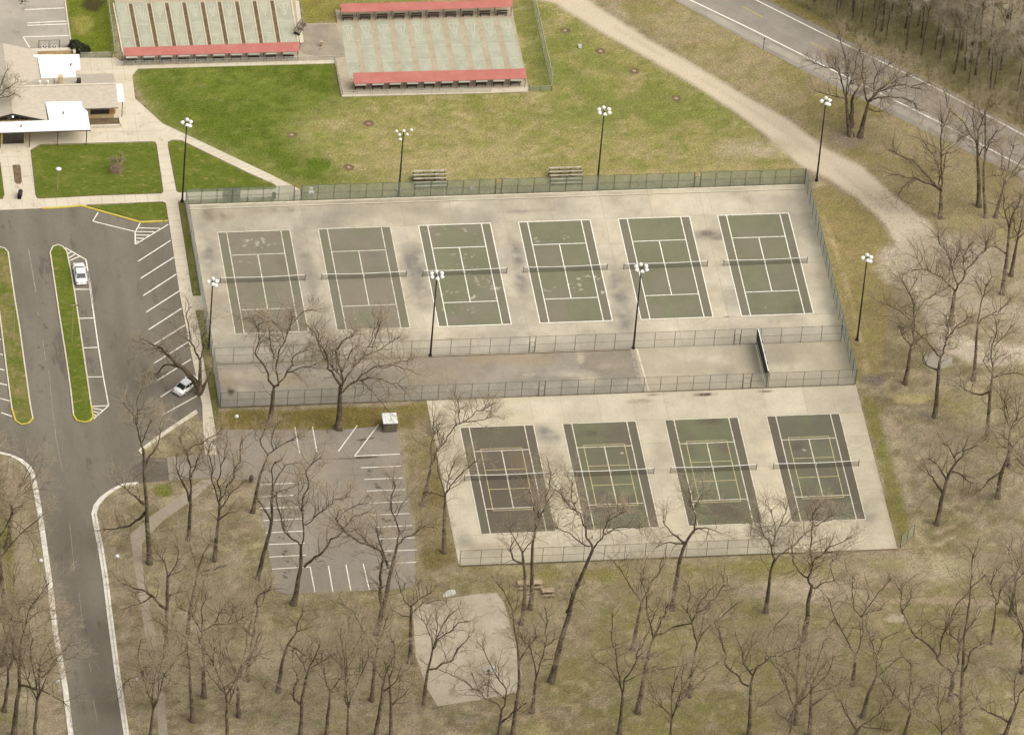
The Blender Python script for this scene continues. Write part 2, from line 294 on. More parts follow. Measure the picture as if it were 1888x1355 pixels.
blend(bmask(1690, 735, 50, 14), AV(196, 180, 128), 1.1); blend(bmask(1480, 1085, 130, 30)*1.1*(.5+.5*sm(n3, .3, .6)), AV(198, 182, 154)); blend(lmask([(1560, 1110), (1750, 1105), (1888, 1115)], 7, 8)*0.9, AV(186, 168, 134), 1.0)
blend(bmask(1610, 700, 34, 14), AV(148, 136, 118), 0.3)
blend(lmask([(10, 880), (40, 1000), (70, 1200), (95, 1355)], 18, 16)*0.7, AV(180, 164, 132), 0.6); blend(lmask([(205, 940), (215, 1080), (245, 1355)], 12, 10)*0.5, AV(176, 158, 124), 0.7)
blend(lmask([(0, 870), (10, 1000), (25, 1100)], 10, 12)*0.8, AV(132, 124, 66), 0.7)
blend(pmask([(500, 1095), (700, 1090), (760, 1110), (740, 1350), (460, 1350)], 30)*0.35, AV(150, 134, 104), 0.5); blend(bmask(300, 905, 34, 20), AV(128, 128, 60), 0.8)
for bx, by, rr in ((1640, 1045, 26), (1420, 1052, 24), (1030, 1110, 20), (15, 1330, 24), (560, 1130, 20), (1760, 740, 30), (1230, 1180, 30), (640, 1330, 30)): blend(bmask(bx, by, rr*2.2, rr*0.8)*0.6*sm(n3, .35, .65), AV(144, 140, 76))
gr_ = (trk < .5)
for cell, amp, sd in ((1.1, .30, 301), (.55, .34, 302)): col = col*(1+amp*(vnoise(gx, gy*1.5, cell, sd, 2)-.5)*gr_)[:, None]
ol = (vnoise(gx, gy*1.4, 1.7, 303, 3)-.5)*gr_; col = col*np.stack([1-.10*ol, 1+.05*ol, 1-.28*ol], 1)
NXg, NYg = len(fx), len(fy)
WH_ = None
def painted(name, x0, x1, y0, y1, z, base, m, stains=(), mott=((9, .10, 3), (2.5, .07, 5)), res=0.3, panel=None, tone=None):
    """flat slab with weathering that belongs to it: base colour, mottling, panels poured at different times, stains"""
    xs = np.linspace(x0, x1, max(2, int((x1-x0)/res)+1)); ys = np.linspace(y0, y1, max(2, int((y1-y0)/res)+1)); X, Y = np.meshgrid(xs, ys); x, y = X.ravel(), Y.ravel()
    C = np.zeros((x.size, 3))+np.array(base)
    if tone is not None: C = C*tone(x, y)[:, None]
    for cell, amp, seed in mott: C = C*(1+amp*2.4*(vnoise(x, y, cell, seed+int(abs(x0)), 4)-.5))[:, None]
    if panel is not None:
        px_, py_, var = panel; i = np.searchsorted(px_, x); j = np.searchsorted(py_, y); h = np.sin(i*12.9898+j*78.233+x0)*43758.5453; h = h-np.floor(h); h2 = h*7.13-np.floor(h*7.13)
        C = C*(1+var*(h*2-1))[:, None]*np.stack([1+.02*(h2-.5), np.ones_like(h2), 1-.06*(h2-.5)], 1)
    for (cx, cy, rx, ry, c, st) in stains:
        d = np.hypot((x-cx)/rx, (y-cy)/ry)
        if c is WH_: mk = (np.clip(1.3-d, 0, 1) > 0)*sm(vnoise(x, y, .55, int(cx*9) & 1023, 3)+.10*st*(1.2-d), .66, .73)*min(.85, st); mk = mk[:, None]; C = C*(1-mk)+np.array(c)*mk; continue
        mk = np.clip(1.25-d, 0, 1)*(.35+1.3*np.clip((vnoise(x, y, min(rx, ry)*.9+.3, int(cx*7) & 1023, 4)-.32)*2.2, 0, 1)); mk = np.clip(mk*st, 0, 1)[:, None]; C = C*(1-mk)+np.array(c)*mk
    me = bpy.data.meshes.new(name); nx, ny = len(xs), len(ys); idx = np.arange(nx*ny).reshape(ny, nx)
    fill_mesh(me, np.stack([x, y, np.full_like(x, z)], 1), np.stack([idx[:-1, :-1], idx[:-1, 1:], idx[1:, 1:], idx[1:, :-1]], -1).reshape(-1, 4))
    a = me.color_attributes.new('panel', 'FLOAT_COLOR', 'POINT'); a.data.foreach_set('color', np.concatenate([np.clip(C, 0, 1), np.ones((len(C), 1))], 1).astype(np.float32).ravel())
    me.materials.append(m); o = bpy.data.objects.new(name, me); COL.objects.link(o); return struct(o)
me = bpy.data.meshes.new('ground')
idx = np.arange(NXg*NYg).reshape(NYg, NXg)
fc = np.stack([idx[:-1, :-1], idx[:-1, 1:], idx[1:, 1:], idx[1:, :-1]], -1).reshape(-1, 4)
def fill_mesh(me, V, F):
    V = np.ascontiguousarray(V, np.float32); F = np.ascontiguousarray(F, np.int32); k = F.shape[1]
    me.vertices.add(len(V)); me.vertices.foreach_set('co', V.ravel()); me.loops.add(F.size); me.loops.foreach_set('vertex_index', F.ravel())
    me.polygons.add(len(F)); me.polygons.foreach_set('loop_start', np.arange(0, F.size, k, dtype=np.int32)); me.polygons.foreach_set('loop_total', np.full(len(F), k, np.int32))
    me.update(calc_edges=True)
fill_mesh(me, np.stack([gx, gy, np.zeros_like(gx)], 1), fc)
ca = me.color_attributes.new('soil', 'FLOAT_COLOR', 'POINT'); ca.data.foreach_set('color', np.concatenate([np.clip(col, 0, 1), (1-.72*np.clip(trk, 0, 1))[:, None]], 1).astype(np.float32).ravel())
me.materials.append(M['ground']); go = bpy.data.objects.new('ground', me); COL.objects.link(go); struct(go)
def sheet(name, pts, z, m, top=None):
    b = MB(); P = [at(*p, z) for p in pts]
    if top is None: b.flat(P)
    else: b.prism(P, 0.0, z)
    return struct(b.build(name, m))
def lines(name, segs, wd, z, m, s=1.0, ox=0.0, oy=0.0):
    b = MB()
    for x0, y0, x1, y1 in segs: b.strip(at(ox+x0/s, oy+y0/s), at(ox+x1/s, oy+y1/s), wd, z)
    return struct(b.build(name, m))
def kerb(name, pts, m, wd=0.16, h=0.13, closed=False, z0=0.0):
    b = MB(); P = [Vector(at(*p)[:2]) for p in pts]; n = len(P)
    L, R = [], []
    for i in range(n):
        a = P[(i-1) % n] if (closed or i) else P[0]; c = P[(i+1) % n] if (closed or i < n-1) else P[-1]
        d = (c-a).normalized(); q = Vector((-d.y, d.x))*wd/2; L.append(P[i]+q); R.append(P[i]-q)
    v = []
    for i in range(n): v += [(L[i].x, L[i].y, z0), (L[i].x, L[i].y, h), (R[i].x, R[i].y, h), (R[i].x, R[i].y, z0)]
    fs = []
    for i in range(n if closed else n-1):
        a = i*4; c = ((i+1) % n)*4; fs += [(a, a+1, c+1, c), (a+1, a+2, c+2, c+1), (a+2, a+3, c+3, c+2)]
    if not closed: fs += [(0, 3, 2, 1), ((n-1)*4, (n-1)*4+1, (n-1)*4+2, (n-1)*4+3)]
    b.add(v, fs); return struct(b.build(name, m))
# ---------------------------------------------------------------- asphalt
road_l = [(0, 834), (24, 840), (43, 849), (57, 861), (64, 873), (71.5, 909), (79, 956), (86, 1004), (95, 1066), (107, 1169), (124, 1264), (135, 1355), (150, 1440)]
road_r = [(248, 892), (222, 894.5), (203, 904), (184, 918), (173, 932), (169, 947), (173, 971), (181, 1009), (190, 1066), (198, 1133), (212, 1241), (229, 1355), (243, 1440)]
sheet('parking_lot_asphalt', [(-90, 392), (0, 387), (77, 384), (150, 379.5), (259, 409.5), (311, 408), (331, 540), (350, 640), (373, 746), (374, 782), (362, 758), (263, 828), (270, 843), (307.5, 843), (312, 885), (248, 892)] + road_r[1:] + road_l[::-1] + [(-90, 830)], 0.02, M['asphalt'])
sheet('drive_patch', [(270, 843), (307.5, 843), (312, 885), (250, 892), (235, 868)], 0.03, M['drive'])
lot2 = [(308, 843), (381, 838), (398, 820), (400, 792), (617, 793), (640, 791), (731, 782.5), (738.6, 838), (764, 968), (766, 1081), (721, 1086), (530, 1095), (508, 1088), (495, 1018), (478, 905), (467, 886), (400, 880), (312, 885)]
sheet('square_parking_asphalt', lot2, 0.02, M['asphalt_old'])
sheet('service_yard_asphalt', [(-90, -80), (116, -80), (120, 0), (131, 88), (56, 92), (30, 90), (-90, 98)], 0.02, M['asphalt_pale'])
hw_s = [(1100, -75), (1242, 0), (1392, 83), (1476, 128), (1726, 252), (1888, 330), (2060, 415)]; hw_n = [(1240, -75), (1400, -5), (1526, 58), (1735, 158), (1888, 242), (2060, 330)]
sheet('highway', hw_s+hw_n[::-1], 0.02, M['highway'])
lines('highway_shoulder', [(1246, -6, 1384, 68), (1384, 68, 1517, 133), (1517, 133, 1726, 237), (1726, 237, 1888, 319)], 1.3, 0.025, M['asphalt_pale'])
lines('highway_edge_line', [(1131, -70, 1271, 0), (1271, 0, 1384, 54), (1384, 54, 1517, 121), (1517, 121, 1726, 223), (1726, 223, 1888, 309), (1888, 309, 2050, 392), (1250, -70, 1392, 0), (1392, 0, 1517, 62.6), (1517, 62.6, 1726, 162.8), (1726, 162.8, 1888, 250), (1888, 250, 2050, 338)], 0.24, 0.03, M['white'])
lines('highway_centre_line', [(1367, 12, 1407, 33), (1250, -45, 1290, -26), (1494, 78, 1530, 96), (1620, 141, 1654, 158), (1750, 206, 1784, 224)], 0.16, 0.03, M['kerb_yellow'])
# concrete joints of the highway
b = MB()
for i in range(1): b.strip(at(1250, -30), at(1888, 281), 0.09, 0.028)
struct(b.build('highway_joint', M['asphalt_old']))
# ---------------------------------------------------------------- walks (raised slabs)
H = 0.10
plaza = [(-90, 104), (56, 95), (150, 107), (214, 107), (224, 116), (600, 99), (632, 28), (944, 16), (944, 22), (970, 165), (973.4, 169.5), (629, 179), (620, 116), (420, 122), (254, 127), (244, 139), (249, 182), (299.6, 228), (495, 320), (543, 344), (552.6, 349.5), (555.7, 369), (505, 371), (505, 363), (346, 369), (340, 371), (340, 373), (328, 373), (354, 540), (356, 546), (372, 545), (376, 571), (360, 572), (369, 611), (376, 668), (391, 752), (398, 799), (399, 838), (378, 838), (374, 782), (373, 746), (350, 640), (331, 540), (311, 406), (305, 375), (300, 373), (154, 379), (77, 384), (0, 387), (-90, 392)]
plaza2 = [(-90, 104), (56, 95), (150, 107), (214, 107), (224, 114), (616, 100), (617, 117), (420, 122), (254, 127), (244, 139), (249, 182), (299.6, 228), (495, 320), (543, 344), (552.6, 349.5), (555.7, 369), (505, 371), (505, 363), (346, 369), (328, 372), (354, 540), (356, 546), (372, 545), (376, 571), (360, 572), (369, 611), (376, 668), (391, 752), (398, 799), (399, 838), (378, 838), (374, 782), (373, 746), (350, 640), (331, 540), (311, 406), (305, 375), (300, 373), (154, 379), (77, 384), (0, 387), (-90, 392)]
sheet('pavement', plaza2, H, M['walk'], top=1)
sheet('woodland_path', [(398, 884), (372, 884), (345, 905), (280, 950), (240, 985), (247, 1040), (262, 1130), (276, 1230), (288, 1290), (296, 1400), (314, 1400), (303, 1290), (292, 1200), (277, 1120), (262, 1040), (262, 1000), (300, 960), (360, 918)], 0.012, mat('worn_path', A(182, 168, 146), A(192, 178, 154), None, scale=0.3, fine=2, finec=0.12))
b = MB()
def jl(x0, y0, x1, y1, wd=0.05): b.strip(at(x0, y0), at(x1, y1), wd, H+0.006)
for i in range(28):
    t = i/27; x0 = 286+t*25; jl(303+t*0, 262, 303, 262) if 0 else None
for y in np.arange(275, 360, 13.0): jl(287+(y-262)*0.155, y, 311+(y-262)*0.155, y-1)
for y in np.arange(384, 540, 12.0): jl(306+(y-384)*0.158, y, 329+(y-384)*0.158, y-1)
for y in np.arange(590, 790, 14.0): jl(338+(y-560)*0.18 if y < 740 else 374, y, 362+(y-572)*0.165, y-1)
for x in np.arange(0, 300, 21.0): jl(x, 386-x*0.045, x-2.5, 371-x*0.045)
for i in range(1, 24): t = i/24; jl(300+t*245, 228+t*117, 292+t*222, 236+t*113) if t < .9 else None
for y in (290, 308, 327): jl(2, y+1, 62, y-1)
for x in (10, 30, 50): jl(x, 270, x+12, 345, .04)
for x in (170, 200, 230, 256): jl(x, 264, x-8, 214, .04)
for y in (230, 246): jl(168, y, 300, y-4, .04)
for x in (165, 185, 205, 225): jl(x, 108, x+6, 150, .04)
for y in (130, 150): jl(152, y, 245, y-3, .04)
for x in range(240, 610, 18): jl(x, 125-(x-240)*.02, x-2, 114-(x-240)*.03, .04)
struct(b.build('pavement_joint', M['joint']))
# lawns, each a plain sheet held by the pavement edge
def lawn(pts, m='lawn', z=0.115):
    sheet('lawn', pts, z, M[m], top=1)
    kerb('edge_shade', pts, M['gutter'], wd=0.16, h=z+0.006, closed=True)  # dark strip that paints in the edge shading between grass and pavement
lawn([(57, 278), (74, 268), (280, 262.5), (285, 263), (288, 268), (300.5, 354), (298, 357), (180, 361), (75, 366.5), (69, 366), (66, 360)])
lawn([(310, 268), (311, 262.5), (319, 259.5), (334, 260), (364, 275), (458, 320.5), (506.6, 342), (509, 346), (505, 349), (400, 353), (330, 355), (326, 353)])
lawn([(-60, 302), (0, 301), (7.3, 360), (5, 367), (-60, 370)])
lawn([(160, 379), (300, 373.5), (305, 376), (309.5, 405), (262, 408)])
lawn([(330, 375), (340, 375), (352, 440), (369, 545), (356, 545)], 'lawn_worn', 0.06)
lawn([(362, 573), (376, 573), (392, 660), (402, 752), (398, 790), (392, 752), (377, 668), (370, 611)], 'lawn_worn', 0.06)
# kerbed islands of the car park
isl_r = [(92.5, 466), (97.4, 455.5), (107, 452), (115.6, 455.5), (123, 464), (130.6, 500), (137, 535.4), (145, 588.5), (152.7, 641.7), (160.5, 694.8), (168, 748), (171.6, 769), (166, 776.7), (155, 779.4), (141.7, 776), (135.5, 765.6), (130.6, 721), (122.9, 666), (108.5, 575), (99, 510)]
isl_l = [(-16, 470), (-8, 459), (0, 456.5), (8.6, 458.7), (15, 466), (20.5, 505), (27.7, 555), (35.4, 599.6), (45.4, 672.7), (55.3, 743.5), (60.5, 772), (53, 781), (39.8, 783), (28.8, 776.7), (22, 754.6), (11, 672.7), (0, 584), (-10, 510)]
for k_, isl in enumerate((isl_r, isl_l)):
    sheet('island_grass', isl, 0.11, M['lawn' if not k_ else 'lawn_worn'], top=1)
    kerb('island_kerb', isl, M['kerb'], wd=0.2, h=0.15, closed=True)
    e = isl[10:16] if k_ == 0 else isl[10:15]
    kerb('yellow_kerb', e, M['kerb_yellow'], wd=0.24, h=0.16)
kerb('yellow_kerb', [(77, 385), (110, 383.8), (150, 380), (200, 394), (259, 410.5), (300, 408.5)], M['kerb_yellow'], wd=0.32, h=0.15)
kerb('yellow_kerb', [(302, 408.4), (310, 408)], M['kerb_yellow'], wd=0.26, h=0.15)
for rd, sgn in ((road_l, -1), (road_r, 1)):
    kerb('road_kerb', [(x+sgn*2.0, y) for x, y in rd], M['kerb_bright'], wd=0.42, h=0.05)
    kerb('road_kerb', [(x+sgn*7.2, y-1.2*(x > 200 and sgn > 0 and y < 910)) for x, y in rd], M['kerb_bright'], wd=0.34, h=0.15)
kerb('road_kerb', [(362, 757), (340, 772), (300, 799), (264, 826)], M['kerb'], wd=0.36, h=0.05); kerb('road_kerb', [(364, 761), (341, 776), (302, 802), (266, 828.5)], M['kerb'], wd=0.25, h=0.15)
kerb('road_kerb', [(262, 826), (257, 832), (261, 836)], M['kerb'], wd=0.3, h=0.15)
# ---------------------------------------------------------------- car park markings
Z = 0.035
lines('parking_line', [(845, 665, 800, 740), (800, 740, 1165, 830), (1210, 750, 1168, 828), (1165, 830, 1165, 940), (1165, 940, 1450, 768), (1185, 797, 1380, 802), (1175, 830, 1330, 832), (1170, 858, 1290, 861), (1170, 886, 1240, 889), (1170, 913, 1205, 916), (1190, 1085, 1470, 905), (1210, 1233, 1498, 1050)], 0.17, Z, M['white'], 4.6725, 0, 250)
lines('parking_line', [(1193, 205, 1470, 25), (1217, 343, 1495, 165), (1238, 488, 1515, 310), (1260, 625, 1545, 448), (1283, 768, 1568, 590), (1308, 912, 1590, 735), (1337, 1048, 1600, 880), (1350, 1200, 1640, 1040),
    (730, 0, 785, 390), (785, 390, 820, 635), (820, 635, 860, 880), (860, 880, 905, 1120), (905, 1120, 780, 1230), (622, 153, 745, 153), (657, 395, 785, 391), (692, 640, 820, 635), (727, 882, 860, 880), (767, 1127, 905, 1120), (777, 1142, 860, 1158), (780, 1168, 835, 1186), (783, 1195, 810, 1208),
    (-30, 560, 10, 570), (-40, 683, 25, 697), (-40, 808, 38, 825), (-20, 930, 58, 950), (0, 1060, 80, 1081), (10, 1178, 100, 1210)], 0.17, Z, M['white'], 4.5175, 0, 500)
lines('parking_line', [(230, 195, 660, 440), (660, 440, 760, 1050), (760, 1050, 800, 1355), (285, 320, 355, 280), (310, 405, 430, 330), (330, 460, 525, 375)], 0.17, Z, M['white'], 11.29, 100, 440)
lines('parking_line', [(245, 980, 310, 1355)], 0.14, Z, M['faded'], 4.6725, 0, 250)
lines('parking_line', [(310, 340, 325, 370), (352, 560, 380, 740), (405, 830, 440, 1170), (440, 1170, 462, 1355)], 0.1, Z, M['faded'], 4.5175, 0, 500)
lines('parking_line', [(102, 800, 115, 870), (128, 960, 137, 1050), (146, 1093, 152, 1150), (164, 1220, 168, 1240), (172, 1290, 180, 1330)], 0.1, Z, M['faded'])
lines('parking_line', [(493, 30, 527, 222), (622, 28, 655, 212), (952, 17, 812, 208), (1108, 10, 932, 243), (932, 243, 1265, 228), (978, 328, 1275, 316), (1003, 414, 1290, 403), (1022, 499, 1305, 488), (1040, 588, 1325, 576), (1057, 676, 1340, 664), (1080, 765, 1355, 752), (1100, 851, 1375, 842), (1140, 940, 1390, 931), (1160, 1033, 1385, 1022),
    (235, 453, 495, 441), (230, 542, 490, 531), (235, 627, 535, 616), (260, 716, 545, 703), (278, 806, 550, 793), (305, 891, 565, 882), (305, 984, 575, 969), (325, 1072, 605, 1056), (605, 1056, 640, 1240), (740, 1048, 772, 1240), (868, 1040, 905, 1232), (995, 1033, 1040, 1225)], 0.15, Z, M['white'], 3.986, 420, 780)
lines('blue_parking_line', [(175, 45, 205, 222), (365, 85, 395, 215), (325, 95, 345, 180), (300, 140, 365, 136)], 0.12, Z, M['blue_line'], 3.986, 420, 780)
lines('parking_line', [(360, 148, 935, 122), (395, 340, 970, 312), (395, 375, 975, 355), (335, 543, 1005, 522), (335, 543, 430, 695)], 0.17, Z, M['white'], 7.867)
kerb('yard_kerb', [(116, -40), (119.5, 0), (131, 82)], M['kerb'], wd=0.2, h=0.12)
b = MB()
for i in range(14):
    t = random.random()*6.28; x, y = 44+random.uniform(-7, 7), 5+random.uniform(-4, 4); b.strip(at(x, y), at(x+5*math.cos(t), y+3*math.sin(t)), 0.13, 0.03)
struct(b.build('tar_marks', M['tar']))
for pts in ([(655, 843), (668, 839), (690, 841), (700, 843), (672, 845.5), (656, 846)], [(620, 845), (655, 844), (655, 846), (600, 846.5)], [(655, 811), (690, 806), (690, 808), (668, 813)]):
    sheet('wet_tar_patch', pts, 0.03, M['tar'])
def cracks(name, n, box, z, m, wd=.05, ln=(3, 12), clipf=None):
    b = MB(); r_ = random.Random(len(name)*7+n)
    for _ in range(n):
        x, y = r_.uniform(box[0], box[2]), r_.uniform(box[1], box[3]); a = r_.choice((0, PI/2))+r_.gauss(0, .25)
        if clipf and not clipf(x, y): continue
        c = Vector(at(x, y)[:2]); d = 0; L = r_.uniform(*ln)
        while d < L:
            s_ = r_.uniform(.3, .8); a += r_.gauss(0, .22); q = c+Vector((math.cos(a), math.sin(a)))*s_; b.strip(c, q, wd*r_.uniform(.5, 1.3), z); c = q; d += s_
    return struct(b.build(name, m))
M['seal'] = mat('sealed_crack_tar', A(112, 103, 90), A(128, 118, 104), scale=1.5, finec=0.15)
M['oil'] = mat('oil_drip', A(112, 103, 92), A(124, 114, 102), scale=1.5, finec=0.2)
cracks('sealed_crack', 16, (140, 420, 300, 740), .027, M['seal'], .05); cracks('sealed_crack', 8, (40, 420, 90, 820), .027, M['seal'], .05); cracks('sealed_crack', 16, (110, 850, 180, 1340), .027, M['seal'], .05, (2, 6), lambda x, y: 95+(y-850)*.10 < x < 160+(y-850)*.11)
cracks('sealed_crack', 20, (520, 810, 720, 1060), .027, M['seal'], .05); cracks('sealed_crack', 9, (1500, 90, 1700, 210), .028, M['seal'], .05, (2, 8), lambda x, y: abs(y-(88+(x-1500)*.49)) < 16)
b = MB(); r_ = random.Random(4)
for (x, y) in [(268+k*5.4+r_.uniform(-6, 22), 480+k*29+r_.uniform(-8, 6)) for k in range(8)]+[(160+r_.uniform(-3, 3), 520+k*54) for k in range(5)]+[(510+r_.uniform(0, 25), 905+k*22) for k in range(8)]+[(700+r_.uniform(-20, 20), 870+k*22) for k in range(9)]+[(80+r_.uniform(-8, 8), 480+k*40) for k in range(7)]:
    c = at(x, y)
    for q in range(3):
        cx, cy, rr = c[0]+r_.gauss(0, .35), c[1]+r_.gauss(0, .35), r_.uniform(.08, .34); b.flat([(cx+rr*math.cos(k*PI/4.5)*r_.uniform(.8, 1.2), cy+rr*math.sin(k*PI/4.5)*r_.uniform(.8, 1.2), .026+.0006*q) for k in range(9)])
struct(b.build('oil_drips', M['oil']))
# ---------------------------------------------------------------- court slabs
def panels(name, xs, ys, z, base, var, m, clip=None, tone=None):
    me = bpy.data.meshes.new(name); V = []; F = []; C = []
    for i in range(len(xs)-1):
        for j in range(len(ys)-1):
            o = len(V); V += [(xs[i], ys[j], z), (xs[i+1], ys[j], z), (xs[i+1], ys[j+1], z), (xs[i], ys[j+1], z)]
            if clip: V[o:o+4] = [clip(*q) for q in V[o:o+4]]
            F.append((o, o+1, o+2, o+3)); k = 1+random.uniform(-var, var); bb = tone((xs[i]+xs[i+1])/2, (ys[j]+ys[j+1])/2) if tone else base
            C += [[bb[0]*k, bb[1]*k, bb[2]*k*random.uniform(0.97, 1.03), 1]]*4
    me.from_pydata(V, [], F); me.update(); a = me.color_attributes.new('panel', 'FLOAT_COLOR', 'POINT'); a.data.foreach_set('color', np.array(C, np.float32).ravel())
    me.materials.append(m); o = bpy.data.objects.new(name, me); COL.objects.link(o); return struct(o)
P_, CW, CL = 15.3073, 10.97, 23.77
X2, Y2 = 30.7452, -46.8521
yN, yM, yS = 6.75, -30.45, -40.35
xW, xE = -4.0, 91.1
xj = [xW, 2.2, 5.5]+[v for k in range(6) for v in (k*P_+CW+0.1+2.2, k*P_+P_-0.1+CW/2)][:-1]
xj = sorted(v for v in xj if v < xE-2)+[xE]
yj = [yM, -24.0, -17.6, -11.9, -5.8, 0.15, yN]
GREY, BRN, PALE = A(152, 145, 131), A(174, 158, 132), A(238, 227, 202)
def st(px, py, rx, ry, c, k): w_ = at(px, py); return (w_[0], w_[1], rx, ry, c, k)
US = [st(385, 470, 1.6, 7, GREY, .8), st(560, 455, 1.6, 6, GREY, .75), st(575, 520, 1.4, 6, GREY, .5), st(765, 490, 2.2, 5.5, GREY, 1.1), st(775, 540, 2, 4, GREY, .9), st(950, 470, 1.6, 3.5, GREY, 1), st(960, 520, 1.6, 4, GREY, .6), st(1140, 540, 2, 6, GREY, .8), st(1145, 590, 2, 4, GREY, .7), st(1310, 432, 2.6, 1.1, A(140, 130, 114), .9), st(1325, 440, 1.1, .6, A(130, 120, 106), .8),
  st(430, 395, 7, 1.6, BRN, .6), st(620, 400, 6, 2, GREY, .3), st(385, 395, 1.2, 2, A(150, 138, 118), .8), st(410, 400, .6, 1.6, A(150, 138, 118), .7), st(520, 388, 4, .7, A(150, 138, 118), .6), st(840, 375, 4, 1.5, PALE, .5), st(1330, 380, 9, 2.5, PALE, .5), st(1420, 385, 5, 3, GREY, .25), st(1110, 385, 1.6, 4, PALE, .7), st(1260, 600, 5, 2, PALE, .5), st(1500, 480, 2, 6, PALE, .4),
  st(700, 625, 10, 1.5, GREY, .45), st(500, 635, 14, 2, GREY, .6), st(900, 620, 8, 1.2, BRN, .35), st(400, 560, 2, 8, BRN, .5), st(1290, 480, 2, 6, GREY, .25), st(590, 600, 2, 3, GREY, .6), st(1545, 600, 1, 4, GREY, .4), st(830, 625, 1, .3, BRN, .9), st(1340, 585, .6, .2, A(120, 108, 90), 1.0), st(1165, 350, .5, .2, BRN, 1), st(960, 390, 5, .5, GREY, .5)]
painted('court_slab', xW, xE, yM, yN, 0.05, A(213, 201, 176), M['slab'], US, ((11, .18, 3), (4.5, .20, 8), (1.6, .13, 5)), .3, (np.array(xj[1:-1]), np.array(yj[1:-1]), .075), tone=lambda x, y: .89+.10*np.clip((x-10)/50, 0, 1))
MS = [st(1340, 690, 2, 2, GREY, .4), st(1320, 705, 2, 2, A(190, 184, 170), .5), st(1460, 680, 4, 1.5, PALE, .5), st(1300, 660, 4, 2, PALE, .4), st(1440, 650, 2, 2.5, GREY, .35)]
painted('court_slab', 58.95, xE, yS, yM, 0.05, A(206, 193, 166), M['slab'], MS, ((8, .14, 3), (2.5, .12, 8)), .3, (np.array([66.5, 73.5, 80.5]), np.array([-35.5]), .05))
M['strip'] = mat('strip_asphalt', None, attr='panel', fine=2, finec=0.10, rough=0.9)
T1, T2 = A(206, 194, 168), A(176, 158, 126)
SS = [st(1070, 660, .8, 1.3, T1, 1.2), st(1080, 700, 2.2, 2, T1, .8), st(1055, 690, 3.5, 1, T1, .7), st(1120, 675, 2, .8, T1, .6), st(1165, 705, 1.2, .6, T1, .8), st(975, 692, 1, .5, T1, .8), st(1000, 715, 2, .6, T1, .6), st(1150, 715, 1, .5, T1, .8), st(430, 700, 3, 2.5, T2, .9), st(450, 690, 5, 1.5, T1, .5), st(440, 720, 1.6, 1.2, T1, .8), st(425, 722, .6, 1, A(84, 74, 58), 1.1), st(520, 700, 6, 2, T2, .5), st(660, 670, 3, 1.5, T1, .4), st(620, 660, 1.2, 1.5, A(110, 100, 86), .7), st(890, 660, 8, 2, T2, .45), st(800, 690, 9, 3, T2, .35), st(960, 660, 7, 2, T2, .4), st(1130, 670, 6, 3, A(160, 146, 122), .5), st(990, 665, 4, 2, T2, .5), st(700, 700, 8, 3, A(126, 116, 102), .5)]
painted('practice_strip', xW-0.1, 58.6, yS, yM, 0.05, A(166, 156, 139), M['strip'], SS, ((10, .24, 3), (3, .18, 8), (1, .12, 5)), .25, (np.array([7, 18, 30, 42, 51]), np.array([-36]), .05))
LS = [st(1010, 800, 2, 3, GREY, .9), st(1015, 850, 2, 3, GREY, .5), st(1180, 740, 2, .5, A(110, 98, 80), .9), st(1210, 728, 1.5, .3, A(110, 98, 80), .8), st(1300, 728, 2, .35, A(90, 78, 60), 1.1), st(1410, 722, 1.5, .3, A(110, 98, 80), .9), st(860, 738, 2, .4, GREY, .8), st(1640, 900, 1.5, 7, GREY, .6), st(1625, 860, 1.5, 2, GREY, .6), st(1600, 950, 2, 3, GREY, .4), st(900, 1010, 6, 2, BRN, .5), st(1100, 1000, 10, 2, GREY, .4), st(1400, 985, 10, 2.5, GREY, .4), st(1220, 850, 1.6, 6, GREY, .3), st(1400, 840, 1.8, 6, GREY, .25), st(1060, 745, 8, 2, PALE, .4), st(950, 750, 5, 1.5, PALE, .4), st(860, 1000, 1.5, 3, GREY, .5)]
xl = [26.6, 33, 38, 41.9, 46.5, 52, 57.2, 62, 68, 72.6, 77, 83, 91.2]; yl = [-77.25, -70.7, -64, -58, -52, -46.7, yS]
painted('court_slab', 26.6, 91.2, -77.25, yS, 0.05, A(221, 208, 179), M['slab'], LS, ((11, .13, 3), (4.5, .12, 8), (1.5, .08, 5)), .3, (np.array(xl[1:-1]), np.array(yl[1:-1]), .06))
b = MB()
for x in xj[1:-1]: b.strip((x, yM), (x, yN), 0.045, 0.056)
for y in yj[1:-1]: b.strip((xW, y), (xE, y), 0.045, 0.057)
for x in xl[1:-1]: b.strip((x, yl[0]), (x, yS), 0.045, 0.056)
for y in yl[1:-1]: b.strip((26.6, y), (91.2, y), 0.045, 0.057)
for x in (7, 18, 30, 42, 51, 66.5, 73.5, 80.5): b.strip((x, yS), (x, yM), 0.05, 0.056)
struct(b.build('slab_joint', M['joint']))
M['hair'] = mat('hairline_crack', A(150, 138, 116), A(170, 156, 132), scale=2, finec=.1)
cracks('slab_crack', 26, (420, 380, 1500, 620), .0625, M['hair'], .035, (2, 7), lambda x, y: True)
cracks('slab_crack', 12, (880, 745, 1600, 1000), .0625, M['hair'], .035, (2, 7)); cracks('slab_crack', 12, (440, 670, 1140, 705), .0625, M['hair'], .035, (2, 6))
